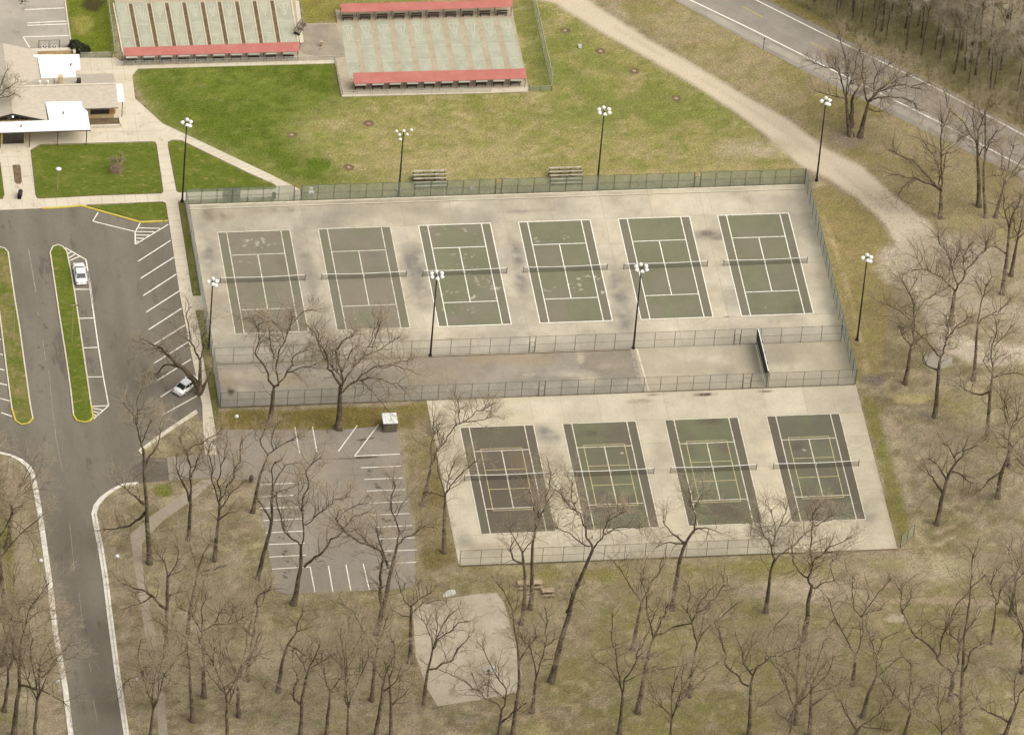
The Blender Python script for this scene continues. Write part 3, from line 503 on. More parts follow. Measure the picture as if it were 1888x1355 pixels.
# curb ledge along the north edge, base strips of the fences
b = MB(); b.box(((xW+xE)/2, yN-0.12, 0.06), (xE-xW, 0.24, 0.12)); b.box(((xW+xE)/2, 5.75, 0.045), (xE-xW, 0.12, 0.03)); struct(b.build('slab_kerb', M['kerb']))
b = MB(); b.strip((xW, 5.6), (xE, 5.6), 0.10, 0.058); b.strip((xW-.1, yS-0.1), (xE, yS-0.1), 0.13, 0.062); b.strip((26.6, -77.4), (91.2, -77.4), 0.22, 0.02)
b.strip((xW, yM-.15), (59, yM-.15), 0.2, 0.06); struct(b.build('dirt_line', M['gutter']))
b = MB(); b.strip((58.9, yM), (58.9, yS), 0.6, 0.062); struct(b.build('practice_strip_line', M['faded'])); b = MB(); b.strip((59.6, yM), (60.0, yS), 0.24, 0.062); struct(b.build('practice_strip_line', M['white_worn']))
# ---------------------------------------------------------------- courts
M['court_paint'] = mat('court_paint', None, attr='panel', fine=2.4, finec=0.07, rough=0.9)
GR, BR, WH = A(137, 136, 107), A(148, 138, 118), A(212, 202, 176); WH_ = WH
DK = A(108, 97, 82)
B1 = A(148, 139, 119); cm = [(B1, GR, .2), (B1, GR, .35), (GR, BR, .45), (GR, BR, .45), (GR, BR, .35), (GR, BR, .25)]
cs = [[st(470, 450, 2.6, 1.2, WH, .6), st(465, 447, 1, .6, WH, .9), st(520, 485, 1, 2, A(128, 118, 100), .6), st(455, 480, 2, .8, WH, .25)], [st(625, 530, .4, .7, WH, .8), st(700, 470, 3, 3, GREY, .15), st(690, 475, 1.4, 1.4, A(128, 120, 104), .5)],
  [st(915, 540, .9, 1.4, WH, 1.1), st(890, 515, 1.4, 1.6, WH, .6), st(876, 547, .9, .5, WH, .9), st(840, 540, 2.4, .5, WH, .6), st(845, 572, 2.6, .8, WH, .4), st(862, 427, 2, .6, WH, .7), st(800, 425, 1.6, 1, WH, .35), st(855, 470, 1.6, .7, WH, .5), st(840, 500, 3, 1.4, WH, .25)],
  [st(1030, 440, 1.4, .8, WH, .5), st(1087, 513, 1.6, .5, WH, .9), st(1108, 538, 1, 1, WH, .9), st(1062, 527, 1.3, 1, WH, .7), st(1020, 535, 2, .7, WH, .5), st(988, 441, .6, .9, WH, .7), st(1010, 470, 3, 2, BR, .5)],
  [st(1227, 423, .4, .4, WH, .8), st(1180, 430, 2, 1, BR, .5)], [st(1415, 567, .5, .25, WH, .9), st(1400, 470, 3, 4, BR, .3), st(1470, 570, 2.5, 2, DK, .4)]]
lm_ = [(A(116, 106, 90), A(112, 100, 84), .6), (A(123, 124, 95), A(120, 110, 94), .45), (A(125, 126, 96), A(122, 112, 94), .5), (A(122, 118, 98), A(126, 128, 98), .6)]
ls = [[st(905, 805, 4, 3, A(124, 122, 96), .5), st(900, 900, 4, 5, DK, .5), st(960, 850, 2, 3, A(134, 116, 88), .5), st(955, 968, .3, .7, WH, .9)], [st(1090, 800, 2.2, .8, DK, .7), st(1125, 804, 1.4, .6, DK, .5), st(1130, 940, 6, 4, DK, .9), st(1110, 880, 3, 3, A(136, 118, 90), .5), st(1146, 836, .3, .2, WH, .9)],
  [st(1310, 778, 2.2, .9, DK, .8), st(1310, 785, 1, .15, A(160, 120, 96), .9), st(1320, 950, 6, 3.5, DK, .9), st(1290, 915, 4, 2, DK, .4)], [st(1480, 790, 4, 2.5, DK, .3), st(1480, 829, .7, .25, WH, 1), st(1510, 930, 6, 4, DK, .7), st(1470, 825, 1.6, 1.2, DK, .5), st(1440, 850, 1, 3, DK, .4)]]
al = (A(139, 132, 111), A(138, 133, 108), .4); al2 = (A(118, 108, 92), A(120, 114, 94), .4)
def surf(name, x0, x1, y0, y1, z, spec, stains, res=.16):
    base, other, f = spec; n = 5; r_ = random.Random(int(x0*10+y0)); extra = [(r_.uniform(x0, x1), r_.uniform(y0, y1), r_.uniform(1.2, 3.2), r_.uniform(1.5, 5), other, f*1.6) for _ in range(6)]
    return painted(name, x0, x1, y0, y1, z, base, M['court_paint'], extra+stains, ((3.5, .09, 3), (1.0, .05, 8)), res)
def court(x0, y0, cmat, amat, small, m_line):
    z = 0.07
    stn = [q_ for q_ in (cs[int(round(x0/P_))] if not small else ls[int(round((x0-X2)/P_))])]
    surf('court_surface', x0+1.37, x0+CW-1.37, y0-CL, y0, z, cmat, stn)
    for a_, c_ in ((x0, x0+1.37), (x0+CW-1.37, x0+CW)): surf('court_alley', a_, c_, y0-CL, y0, z, amat, stn)
    b = MB(); z = 0.078; w_ = 0.145
    def s(x_a, ya, xb, yb, ww=w_, zz=z): b.strip((x0+x_a, y0+ya), (x0+xb, y0+yb), ww, zz)
    s(-w_/2, 0, CW+w_/2, 0, 0.17, z); s(-w_/2, -CL, CW+w_/2, -CL, 0.17, z)
    for x in (0, 1.37, CW-1.37, CW): s(x, -0.065, x, -CL+0.065)
    s(1.42, -CL/2+6.4, CW-1.42, -CL/2+6.4); s(1.42, -CL/2-6.4, CW-1.42, -CL/2-6.4); s(CW/2, -CL/2+6.35, CW/2, -CL/2-6.35)
    struct(b.build('court_line', m_line))
    if small:
        b = MB(); z = 0.086; h = 6.85; wx = 3.05; c = CW/2
        s(c-wx, -CL/2+h, c+wx, -CL/2+h, .12, z); s(c-wx, -CL/2-h, c+wx, -CL/2-h, .12, z); s(c-wx, -CL/2+h-.06, c-wx, -CL/2-h+.06, .12, z); s(c+wx, -CL/2+h-.06, c+wx, -CL/2-h+.06, .12, z)
        s(c-wx, -CL/2+2.15, c+wx, -CL/2+2.15, .12, z+.003); s(c-wx, -CL/2-2.15, c+wx, -CL/2-2.15, .12, z+.003)
        struct(b.build('small_court_line', M['yellow']))
def net(x0, y0, label, grp):
    y = y0-CL/2; r = thing('tennis_net', label, 'tennis net', (x0+CW/2, y, 0.05), 0, grp); hw = CW/2+0.91
    for sx in (-1, 1): MB().tube([(sx*hw, 0, 0), (sx*hw, 0, 1.15)], 0.06, 8).build('post', M['post'], r, False)
    xs = np.linspace(-hw, hw, 21); hz = lambda x: 0.91+0.15*(abs(x)/hw)**1.5
    b = MB()
    for a_, c_ in zip(xs[:-1], xs[1:]): b.add([(a_, 0, 0.03), (c_, 0, 0.03), (c_, 0, hz(c_)-0.06), (a_, 0, hz(a_)-0.06)], [(0, 1, 2, 3)])
    b.build('netting', M['net'], r, False)
    b = MB()
    for a_, c_ in zip(xs[:-1], xs[1:]): b.add([(a_, -.035, hz(a_)-.03), (c_, -.035, hz(c_)-.03), (c_, -.035, hz(c_)+.03), (a_, -.035, hz(a_)+.03), (a_, .035, hz(a_)-.03), (c_, .035, hz(c_)-.03), (c_, .035, hz(c_)+.03), (a_, .035, hz(a_)+.03)], [(0, 1, 2, 3), (7, 6, 5, 4), (3, 2, 6, 7), (0, 4, 5, 1)])
    b.build('top_tape', M['tape'], r, False)
    MB().box((0, 0, 0.47), (0.06, 0.05, 0.9)).build('centre_strap', M['tape'], r, False)
    MB().tube([(-hw, 0, 0.03), (hw, 0, 0.03)], 0.015, 4).build('bottom_cord', M['dark'], r, False)
    return r
ul = ['tennis net of the brownish %s upper court from the car park', 'tennis net of the %s upper court from the car park', 'tennis net behind a floodlight pole on the %s upper court', 'tennis net of the %s upper court with pale peeled patches', 'tennis net behind a floodlight pole on the %s upper court', 'tennis net of the %s upper court, beside the east fence']
for k in range(6):
    court(k*P_, 0, cm[k], al, False, M['white_worn'] if k < 2 else M['white'])
    net(k*P_, 0, ul[k] % ORD[k], 'nets of the six upper courts')
ll = ['tennis net on the darkest lower court, behind bare tree branches', 'tennis net on the second lower court from the left', 'tennis net on the third lower court, with yellow inner lines', 'tennis net on the lower court nearest the east grass verge']
for k in range(4):
    court(X2+k*P_, Y2, lm_[k], al2, True, M['white_worn'])
    net(X2+k*P_, Y2, ll[k], 'nets of the four lower courts')
# ---------------------------------------------------------------- fences
def fence(name, label, p0, p1, h, sp, meshm, gates=(), mid=True, postm=None, r=0.035, railm=None, bottom=True):
    p0 = Vector(p0); p1 = Vector(p1); L = (p1-p0).length; d = (p1-p0)/L; q = Vector((-d.y, d.x))
    R = thing(name, label, 'fence', (p0.x, p0.y, 0)); pm = postm or M['post']; rm = railm or pm
    at_ = lambda t, z, o=0.0: (d.x*t+q.x*o, d.y*t+q.y*o, z)
    cuts = sorted(gates); segs = []; t = 0
    for g0, g1 in cuts: segs.append((t, g0)); t = g1
    segs.append((t, L))
    for a_, c_ in segs:
        n = max(1, round((c_-a_)/sp))
        for i in range(n+1):
            t = a_+(c_-a_)*i/n; end = (i in (0, n))
            MB().tube([at_(t, 0), at_(t, h+0.04)], r*(1.5 if end else 1), 6).build('post', pm, R, False)
        MB().tube([at_(a_, h), at_(c_, h)], r*0.75, 5).build('top_rail', rm, R, False)
        if mid: MB().tube([at_(a_, h*0.5), at_(c_, h*0.5)], r*0.6, 5).build('middle_rail', rm, R, False)
        if bottom: MB().tube([at_(a_, 0.12), at_(c_, 0.12)], r*0.6, 5).build('bottom_rail', rm, R, False)
        b = MB(); b.add([at_(a_, 0.02, .04), at_(c_, 0.02, .04), at_(c_, h, .04), at_(a_, h, .04)], [(0, 1, 2, 3)]); b.build('chain_link', meshm, R, False)
    for g0, g1 in cuts:
        if g1-g0 < 2.2:      # gate leaf
            g = MB(); hh = 2.1
            for t_ in (g0+0.1, g1-0.1): g.tube([at_(t_, 0.1), at_(t_, hh)], 0.03, 5)
            for z_ in (0.12, hh/2, hh): g.tube([at_(g0+.1, z_), at_(g1-.1, z_)], 0.025, 5)
            gf = g.build('gate', pm, R, False)
            x = MB(); x.add([at_(g0+.1, .12), at_(g1-.1, .12), at_(g1-.1, hh), at_(g0+.1, hh)], [(0, 1, 2, 3)]); x.build('gate_mesh', meshm, gf, False)
            MB().tube([at_(g0, h), at_(g1, h)], r*0.75, 5).build('gate_lintel', rm, R, False)
    return R
fy_ = yN+0.15
def gx_(px, py): return at(px, py)[0]-(xW-0.1)
fence('chain_link_fence', 'green chain-link fence along the north side of the upper courts, in front of the bleachers', (xW-.1, fy_), (xE, fy_), 3.0, 2.45, M['mesh_green'],
      [(gx_(541, 368), gx_(555, 368)), (gx_(912, 357), gx_(924, 357)), (gx_(1279, 347), gx_(1291, 347))])
fence('chain_link_fence', 'bluish chain-link fence down the east side of the upper courts', (xE, fy_), (xE, yS), 3.0, 2.5, M['mesh_side'], bottom=False)
fence('chain_link_fence', 'bluish chain-link fence on the west side of the courts, along the pavement', (xW-.1, yS), (xW-.1, fy_), 3.0, 2.5, M['mesh_side'], [(9.2, 11.6)], bottom=False)
fence('chain_link_fence', 'grey chain-link fence between the upper courts and the practice strip', (xW, yM+.1), (xE-.5, yM+.1), 3.1, 3.0, M['mesh_grey'], [(gx_(974, 652), gx_(985, 652)), (gx_(1352, 640), gx_(1364, 640))])
fence('chain_link_fence', 'grey chain-link fence between the practice strip and the lower courts', (xW-.1, yS), (xE, yS), 2.9, 2.5, M['mesh_grey'], [(gx_(992, 731), gx_(1004, 731)), (gx_(1368, 716), gx_(1384, 716))])
fence('chain_link_fence', 'grey chain-link fence along the south edge of the lower courts, behind tree crowns', (26.7, -77.3), (75, -77.3), 3.0, 3.0, M['mesh_grey'])
c0 = at(1660, 1010); c1 = at(1684, 990)
fence('chain_link_fence', 'short low fence stub off the south-east corner of the lower courts', c0[:2], c1[:2], 2.4, 1.6, M['mesh_grey'], mid=False)
fence('chain_link_fence', 'tall chain-link fence on grass east of the shuffleboard courts', at(1017, 162)[:2], at(981, 0)[:2], 2.6, 3.0, M['mesh_grey'], postm=M['rail_pale'])
fence('pipe_fence', 'yellowish low pipe fence joining the shuffleboard slab to the tall fence corner', at(975, 169)[:2], at(1017, 168)[:2], 1.0, 2.0, M['mesh_green'], mid=False, railm=M['yellow'], bottom=False)
fence('pipe_fence', 'low white-railed fence in front of the long left shuffleboard canopy', at(217, 123)[:2], at(617, 112.5)[:2], 1.0, 2.4, M['mesh_grey'], mid=False, railm=M['rail_pale'], bottom=False, postm=M['rail_pale'])
fence('pipe_fence', 'low white-railed fence along the west side of the right shuffleboard courts', at(617.5, 113)[:2], at(631, 176)[:2], 1.0, 2.4, M['mesh_grey'], mid=False, railm=M['rail_pale'], bottom=False, postm=M['rail_pale'])
fence('pipe_fence', 'low white-railed fence in front of the lower right shuffleboard canopy', at(632, 177)[:2], at(905, 172)[:2], 1.0, 2.4, M['mesh_grey'], mid=False, railm=M['rail_pale'], bottom=False, postm=M['rail_pale'])
fence('chain_link_fence', 'pale tall fence on the west side of the left shuffleboard courts', at(211, 97)[:2], at(193, -30)[:2], 1.8, 2.6, M['mesh_grey'], postm=M['rail_pale'], bottom=False)
fence('chain_link_fence', 'low green fence beside the dark evergreen shrubs near the building', at(148, 108)[:2], at(206, 107)[:2], 1.1, 2.4, M['mesh_green'], mid=False, railm=M['rail_pale'], bottom=False)
# windscreen panel hung on the north fence
o = MB(); a_ = at(409, 372); c_ = at(442, 371)
o.box(((a_[0]+c_[0])/2, fy_+0.16, 1.55), (c_[0]-a_[0], 0.03, 2.8)); tag(o.build('windscreen_panel', M['screen']), 'dark windscreen panel hung on the north fence near the pavement gate', 'windscreen')
# ---------------------------------------------------------------- practice wall
pw = at(1412.5, 710); r = thing('practice_wall', 'tall dark green tennis practice wall with white frame on the middle strip', 'practice wall', (pw[0], -40.1, 0.05))
Lw = 9.6
MB().box((0, Lw/2, 1.7), (0.14, Lw-0.2, 2.7)).build('board', M['green_wall'], r, False)
for y_ in (0, Lw): MB().box((0, y_, 1.55), (0.20, 0.18, 3.1)).build('end_post', M['green_wall'], r, False)
MB().box((0, Lw/2, 3.1), (0.12, Lw+0.2, 0.06)).build('top_cap', M['paint_white'], r, False)
MB().box((-0.11, Lw/2, 1.0), (0.05, Lw-0.2, 0.10)).build('net_line', M['paint_white'], r, False)
MB().box((-0.12, Lw/2, 0.25), (0.06, Lw-0.2, 0.14)).build('sill', M['paint_white'], r, False)
for y_ in (2.4, 4.8, 7.2): MB().box((0.2, y_, 1.4), (0.3, 0.08, 2.7)).build('brace', M['green_wall'], r, False)
# ---------------------------------------------------------------- floodlight poles
def dome():
    return [(0.02, 0.34), (0.13, 0.32), (0.22, 0.22), (0.30, 0.05), (0.34, -0.10), (0.32, -0.11)]
def flood(r, px_, py_, pz, az, tilt=0.55, s=1.0):
    Mx = Matrix.Rotation(az, 3, 'Z') @ Matrix.Rotation(-tilt, 3, 'Y') @ Matrix.Scale(s, 3)
    o = MB().lathe(dome(), (px_, py_, pz), 12, Mx).build('floodlight', M['paint_white'], r, False, True)
    MB().lathe([(0.29*1, -0.125), (0.29, -0.13)], (px_, py_, pz), 12, Mx).build('lens', M['lens'], o, False)
def pole_thing(loc, h, label, kind):
    r = thing('floodlight_pole', label, 'floodlight pole', loc, 0, 'floodlight poles around the tennis courts')
    MB().tube([(0, 0, 0), (0, 0, 1.0), (0, 0, h)], [0.17, 0.15, 0.085], 8).build('pole', M['dark'], r, False)
    MB().tube([(0, 0, 0), (0, 0, 0.25)], 0.28, 8).build('base', M['dark'], r, False)
    if kind == 'ring':
        b = MB(); n = 6
        for k in range(n):
            a_ = k*2*PI/n+0.5; b.tube([(0, 0, h-.3), (0.75*math.cos(a_), 0.75*math.sin(a_), h-.1)], 0.03, 4)
        b.tube([(0.75*math.cos(k*PI/6), 0.75*math.sin(k*PI/6), h-.12) for k in range(13)], 0.03, 4); b.build('lamp_ring', M['dark'], r, False)
        for k in range(n):
            a_ = k*2*PI/n+0.5; flood(r, 0.86*math.cos(a_), 0.86*math.sin(a_), h, a_)
    elif kind == 'bar':
        b = MB(); b.tube([(-1.15, 0, h), (1.15, 0, h)], 0.04, 5).tube([(-.7, 0, h-.75), (.7, 0, h-.75)], 0.04, 5); b.build('cross_arm', M['dark'], r, False)
        for x, z in ((-1.1, h+.2), (0, h+.2), (1.15, h+.35), (-.62, h-.5), (.55, h-.5), (-.45, h-1.4)): flood(r, x, -0.15, z, -PI/2, 0.5, 0.8)
    else:
        b = MB(); b.tube([(-.7, 0, h-.1), (.7, 0, h-.1)], 0.04, 5).tube([(0, -.6, h-.1), (0, .6, h-.1)], .04, 5); b.build('cross_arm', M['dark'], r, False)
        for x, y, z, a_ in ((-.65, 0, h, PI), (.6, .1, h, 0), (0, -.6, h-.1, -PI/2), (.1, .55, h+.1, PI/2), (.45, -.5, h-.35, -.8)): flood(r, x, y, z, a_)
PO = [((-4.55, 7.6), 15.4, 'floodlight pole at the pavement corner in front of the green lawn', 'cross'), ((28.5, 7.35), 12.5, 'floodlight pole beside the left bleacher, lamps spread on a cross bar', 'bar'),
      ((59, 7.35), 15.2, 'floodlight pole right of the right bleacher, on the north fence', 'ring'), ((93.1, 7.6), 15.6, 'floodlight pole by the gravel track, outside the north-east fence corner', 'cross'),
      ((93.1, -30.2), 16.0, 'floodlight pole on the grass outside the east fence', 'cross'), ((59.1, -30.3), 15.6, 'floodlight pole on the middle fence in front of the fifth upper court', 'ring'),
      ((28.5, -30.3), 15.6, 'floodlight pole on the middle fence in front of the third upper court', 'ring'), ((-4.3, -26.8), 12.9, 'floodlight pole inside the west fence, left of the first court', 'cross')]
for (xy, h, lb, kd) in PO: pole_thing((*xy, 0), h, lb, kd)
# ---------------------------------------------------------------- bleachers
def bleacher(px, py, label):
    c = at(px, py); r = thing('bleacher', label, 'bleacher', (c[0], c[1], 0), 0, 'bleachers behind the north fence'); w_ = 5.1
    for i in range(5):
        MB().box((0, i*0.62, 0.45+i*0.24), (w_, 0.30, 0.06)).build('seat_plank', M['alu'], r, False)
        if i: MB().box((0, i*0.62-0.3, 0.12+i*0.24), (w_, 0.30, 0.05)).build('foot_plank', M['dark'], r, False)  # foot planks coloured dark to paint the shade in the gaps between seats
    for x in (-w_/2+.15, -w_/6, w_/6, w_/2-.15):
        b = MB(); b.tube([(x, -.1, .05), (x, 2.6, .05)], 0.04, 4).tube([(x, 0, .4), (x, 2.5, 1.38)], 0.04, 4).tube([(x, 2.5, 0), (x, 2.5, 1.4)], 0.04, 4).tube([(x, 1.25, 0), (x, 1.25, .9)], 0.035, 4).tube([(x, 0, 0), (x, 0, .42)], 0.035, 4)
        b.build('frame', M['dark'], r, False)
bleacher(794, 347, 'weathered aluminium bleacher left, beside the floodlight pole with a cross bar')
bleacher(1045, 341, 'brighter aluminium bleacher right, left of the ring-lamp floodlight pole')
# ---------------------------------------------------------------- shuffleboard
def quad(p, q_, r_, s_):     # world bilinear patch: p top-left, q top-right, r bottom-right, s bottom-left (photo pixels)
    P4 = [Vector(at(*v)) for v in (p, q_, r_, s_)]
    return lambda u, v: (P4[0].lerp(P4[1], u)).lerp(P4[3].lerp(P4[2], u), v)
def shuffle(Q, lanes, soil, z, nlane=10):
    bl, bs, bm = MB(), MB(), MB()
    for (u0, u1) in lanes:
        bl.flat([Q(u0, 0), Q(u1, 0), Q(u1, 1), Q(u0, 1)], z)
        uu = lambda t: u0+(u1-u0)*t
        def ln(a_, va, c_, vb, wd=0.11): bm.strip(Q(uu(a_), va), Q(uu(c_), vb), wd, z+0.008)
        for v0, v1 in ((0.08, 0.33), (0.99, 0.80)):
            ln(.10, v0, .90, v0); ln(.10, v0, .5, v1); ln(.90, v0, .5, v1); vm = v0+(v1-v0)*.33; vn = v0+(v1-v0)*.66
            ln(.23, vm, .77, vm); ln(.36, vn, .64, vn); ln(.5, v0, .5, vn)
        for v in (0.45, 0.70): ln(0, v, 1, v)
    for (u0, u1) in soil: bs.flat([Q(u0, 0.02), Q(u1, 0.02), Q(u1, 1), Q(u0, 1)], z+0.01)
    struct(bl.build('shuffleboard_lane', M['lane'])); struct(bm.build('shuffleboard_line', M['lane_line']))
    if soil: struct(bs.build('lane_gutter', M['gutter']))
M['plat'] = mat('shuffle_platform_concrete', A(196, 180, 150), A(208, 192, 164), A(176, 160, 134), scale=0.4, fine=3, finec=0.1)
sheet('shuffleboard_slab', [(203, -60), (212, 8), (228, 112), (222, 122), (616, 110), (551, 92), (552, 60), (545, 3), (536, -60)], 0.108, M['plat'], top=1)
QL = quad((209, 8), (537, 1), (551, 86), (226, 97))
tops = [150, 278, 402, 522, 650, 768, 890, 1013, 1135]; bots = [192, 318, 443, 568, 690, 815, 938, 1060, 1185]
us = [0.0]+[((t/3.776+200-209)/(537-209)) for t in tops]+[1.0]
shuffle(QL, [(us[i]+(0.010 if i else 0.0)+.012, us[i+1]-0.012-(0.010 if i < 9 else 0)) for i in range(10)], [(u-0.009, u+0.010) for u in us[1:-1]], 0.12)
b = MB()
for u in us[1:-1]:
    for s_ in (-0.014, 0.015): b.strip(QL(u+s_, 0), QL(u+s_, 1), 0.12, 0.135)
for u in (0.0, 1.0): b.strip(QL(u, 0), QL(u, 1), 0.2, 0.135)
struct(b.build('gutter_edge', M['kerb']))
sheet('shuffleboard_court', [(560, 44), (622, 43), (618, 19), (944, 12), (948, 36), (976, 168), (974, 170), (630, 179), (617, 113), (617, 100), (556, 103)], 0.125, M['plat'], top=1)
sheet('stained_slab', [(563, 46), (619, 45), (640, 105), (617, 108), (560, 100), (552, 92)], 0.14, mat('stained_concrete', A(186, 172, 148), A(166, 154, 134), A(146, 136, 122), scale=0.35, fine=3, finec=0.08))
QR = quad((627, 41.5), (945, 34.5), (972, 140), (640, 147))
shuffle(QR, [(i*0.1015+0.005, i*0.1015+0.073) for i in range(10)], [], 0.145)
sheet('shuffleboard_walk', [(628, 170), (905, 163), (972, 160), (974, 168), (905, 172), (631, 178)], .15, M['walk'])
sheet('shuffleboard_walk', [(544, 2), (551, 2), (560, 78), (553, 80)], .15, M['walk'])
def bench(loc, label, grp):
    r = thing('bench', label, 'bench', loc, 0, grp)
    MB().box((0, 0, .45), (1.7, .38, .06)).build('seat', M['dark_wood'], r, False)
    for x in (-.7, .7): MB().box((x, 0, .21), (.08, .34, .42)).build('leg', M['dark'], r, False)
    MB().box((0, .22, .72), (1.7, .05, .26)).build('backrest', M['dark_wood'], r, False)
    return r
def canopy(pts, z, label, nboards, boards, bname, front, y_extra=0):
    """pts: photo corners of the roof sheet TL TR BR BL"""
    P4 = [Vector(at(*p, z)) for p in pts]; c = (P4[0]+P4[2])/2
    r = thing('canopy', label, 'canopy', (c.x, c.y, 0))
    b = MB(); zt = lambda p, dz: (p.x, p.y, p.z+dz)
    top = [zt(P4[0], .25), zt(P4[1], .25), zt(P4[2], 0), zt(P4[3], 0)]; bot = [zt(P4[0], .17), zt(P4[1], .17), zt(P4[2], -.08), zt(P4[3], -.08)]
    b.add(top+bot, [(3, 2, 1, 0), (4, 5, 6, 7), (0, 1, 5, 4), (1, 2, 6, 5), (2, 3, 7, 6), (3, 0, 4, 7)]); b.build('roof', M['red'], r)
    n = 11
    for i in range(n):
        u = min(.995, max(.005, i/(n-1)))
        for sv in (0.12, 0.88):
            p = (P4[0].lerp(P4[1], u)).lerp(P4[3].lerp(P4[2], u), sv)
            MB().tube([(p.x, p.y, .1), (p.x, p.y, z+.1*(1-sv))], .05, 5).build('post', M['wood'], r)
    for i in range(10):
        u = (i+.42)/10
        if boards:
            p = (P4[0].lerp(P4[1], u)).lerp(P4[3].lerp(P4[2], u), 0.9)
            MB().box((p.x, p.y, z-.38), (1.75, .05, .36)).build('scoreboard', M['paint_white'], r)
    for i in range(10):
        u = (i+.42)/10; p = (P4[0].lerp(P4[1], u)).lerp(P4[3].lerp(P4[2], u), 0.55 if front else 0.7)
        bench((p.x, p.y, .13), '%s bench from the left under the %s' % (ORD[i], bname), 'benches under the '+bname)
canopy([(228.3, 90.6), (551.4, 80), (551.4, 95.3), (229.7, 103.8)], 2.1, 'long red flat canopy over benches at the foot of the left shuffleboard courts', 10, True, 'left red canopy', True)
canopy([(650.8, 137), (969.4, 129), (970.8, 145), (652, 155)], 2.1, 'red flat canopy over benches at the lower end of the right shuffleboard courts', 10, True, 'lower right red canopy', True)
canopy([(626.5, 9.8), (945, 2), (945, 13.2), (630.5, 23.3)], 2.1, 'red flat canopy over benches at the far end of the right shuffleboard courts', 10, False, 'far right red canopy', False)
b = MB(); Pk = at(553, 57)
r = thing('slatted_bench', 'long grey slatted bench set diagonally beside the stained slab', 'bench', (Pk[0], Pk[1], .13), math.radians(62))
for i in range(4): MB().box((0, -.45+i*.3, .5+.12*i), (3.2, .2, .05)).build('slat', M['wood'], r, False)
for x in (-1.3, 0, 1.3): MB().box((x, 0, .22), (.08, 1.0, .44)).build('leg', M['dark'], r, False)
c = at(593, 87); r = thing('drinking_fountain', 'pale round drinking fountain on the stained slab between the shuffleboard courts', 'drinking fountain', (c[0], c[1], .14))
MB().lathe([(.22, 0), (.16, .1), (.14, .7)], (0, 0, 0), 10).build('pedestal', M['stump'], r, False); MB().lathe([(.14, .7), (.3, .8), (.32, .9), (.2, .86)], (0, 0, 0), 12).build('bowl', M['stump'], r, False)
# ---------------------------------------------------------------- building
B = thing('park_building', 'low tan-shingled park building with white flat roofs and a covered front', 'building', (-24, 31, 0))
def poly3(name, pts, m, parent=B, thick=0.12):
    b = MB(); n = len(pts); v = [tuple(p) for p in pts]+[(p[0], p[1], p[2]-thick) for p in pts]
    b.add(v, [tuple(range(n)), tuple(range(2*n-1, n-1, -1))]+[(i, n+i, n+(i+1) % n, (i+1) % n) for i in range(n)]); return b.build(name, m, parent)
zr, ze = 4.3, 2.9
# E-W wing: ridge y=31.3, eaves y=27.3 / 35.3
poly3('roof', [(-34.0, 31.3, zr), (-34.0, 27.2, ze), (-12.4, 27.2, ze), (-12.4, 31.3, zr)][::-1][::-1], M['shingle'])
poly3('roof', [(-34.0, 31.32, zr), (-12.4, 31.32, zr), (-12.4, 35.6, ze), (-34.0, 35.6, ze)][::-1], M['shingle'])
# N-S gable: ridge x=-28.9, front y=24.2
poly3('roof', [(-28.88, 24.2, 4.75), (-28.88, 41.5, 4.75), (-23.5, 41.5, 3.15), (-23.5, 24.2, 3.15)][::-1], M['shingle'])
poly3('roof', [(-28.90, 24.2, 4.75), (-34.3, 24.2, 3.15), (-34.3, 41.5, 3.15), (-28.90, 41.5, 4.75)][::-1], M['shingle'])
for side, x1 in ((1, -23.45), (-1, -34.35)):
    b = MB(); b.add([(-28.89, 24.12, 4.78), (x1, 24.12, 3.18), (x1, 24.12, 2.98), (-28.89, 24.12, 4.5), (-28.89, 24.22, 4.78), (x1, 24.22, 3.18), (x1, 24.22, 2.98), (-28.89, 24.22, 4.5)], [(0, 1, 2, 3), (7, 6, 5, 4), (0, 4, 5, 1), (3, 2, 6, 7)]); b.build('fascia', M['dark'], B)
b = MB(); b.add([(-33.8, 24.8, 3.0), (-23.9, 24.8, 3.0), (-28.89, 24.8, 4.5)], [(0, 1, 2)]); b.build('gable_wall', M['wood'], B)
for x in (-28.4, -27.0, -30.2): MB().box((x, 24.72, 3.45), (1.1, .08, .6 if x > -30 else .45)).build('window', M['glass'], B)
MB().lathe([(.16, 0), (.2, .1), (.1, .3)], (-28.9, 24.0, 4.2), 10).build('wall_lamp', M['paint_white'], B)
# walls
b = MB(); b.prism([(-34, 27.9), (-12.9, 27.9), (-12.9, 34.9), (-34, 34.9)], 0.1, 2.92); b.build('wall', M['brick'], B)
b = MB(); b.prism([(-33.6, 25.0), (-24.0, 25.0), (-24.0, 41), (-33.6, 41)], 0.1, 3.0); b.build('wall', M['brick'], B)
b = MB(); b.prism([(-23.9, 28.3), (-18.2, 28.3), (-18.2, 39), (-23.9, 39)], 0.1, 2.85); b.build('wall', M['brick'], B)
wn = MB().box((-15.1, 27.86, 1.85), (2.9, .1, 1.3)).build('window', M['glass'], B)
for x in (-16.55, -15.6, -14.6, -13.65): MB().box((x, 27.79, 1.85), (.15, .06, 1.3)).build('frame', M['paint_white'], wn)
MB().box((-15.1, 27.74, 1.17), (3.1, .16, .08)).build('sill', M['paint_white'], wn)
MB().box((-13.1, 27.84, 1.6), (.75, .07, .8)).build('faded_mural', mat('pinkish_mural', A(200, 130, 100), A(186, 160, 112), scale=3, lo=.4, hi=.6), B)
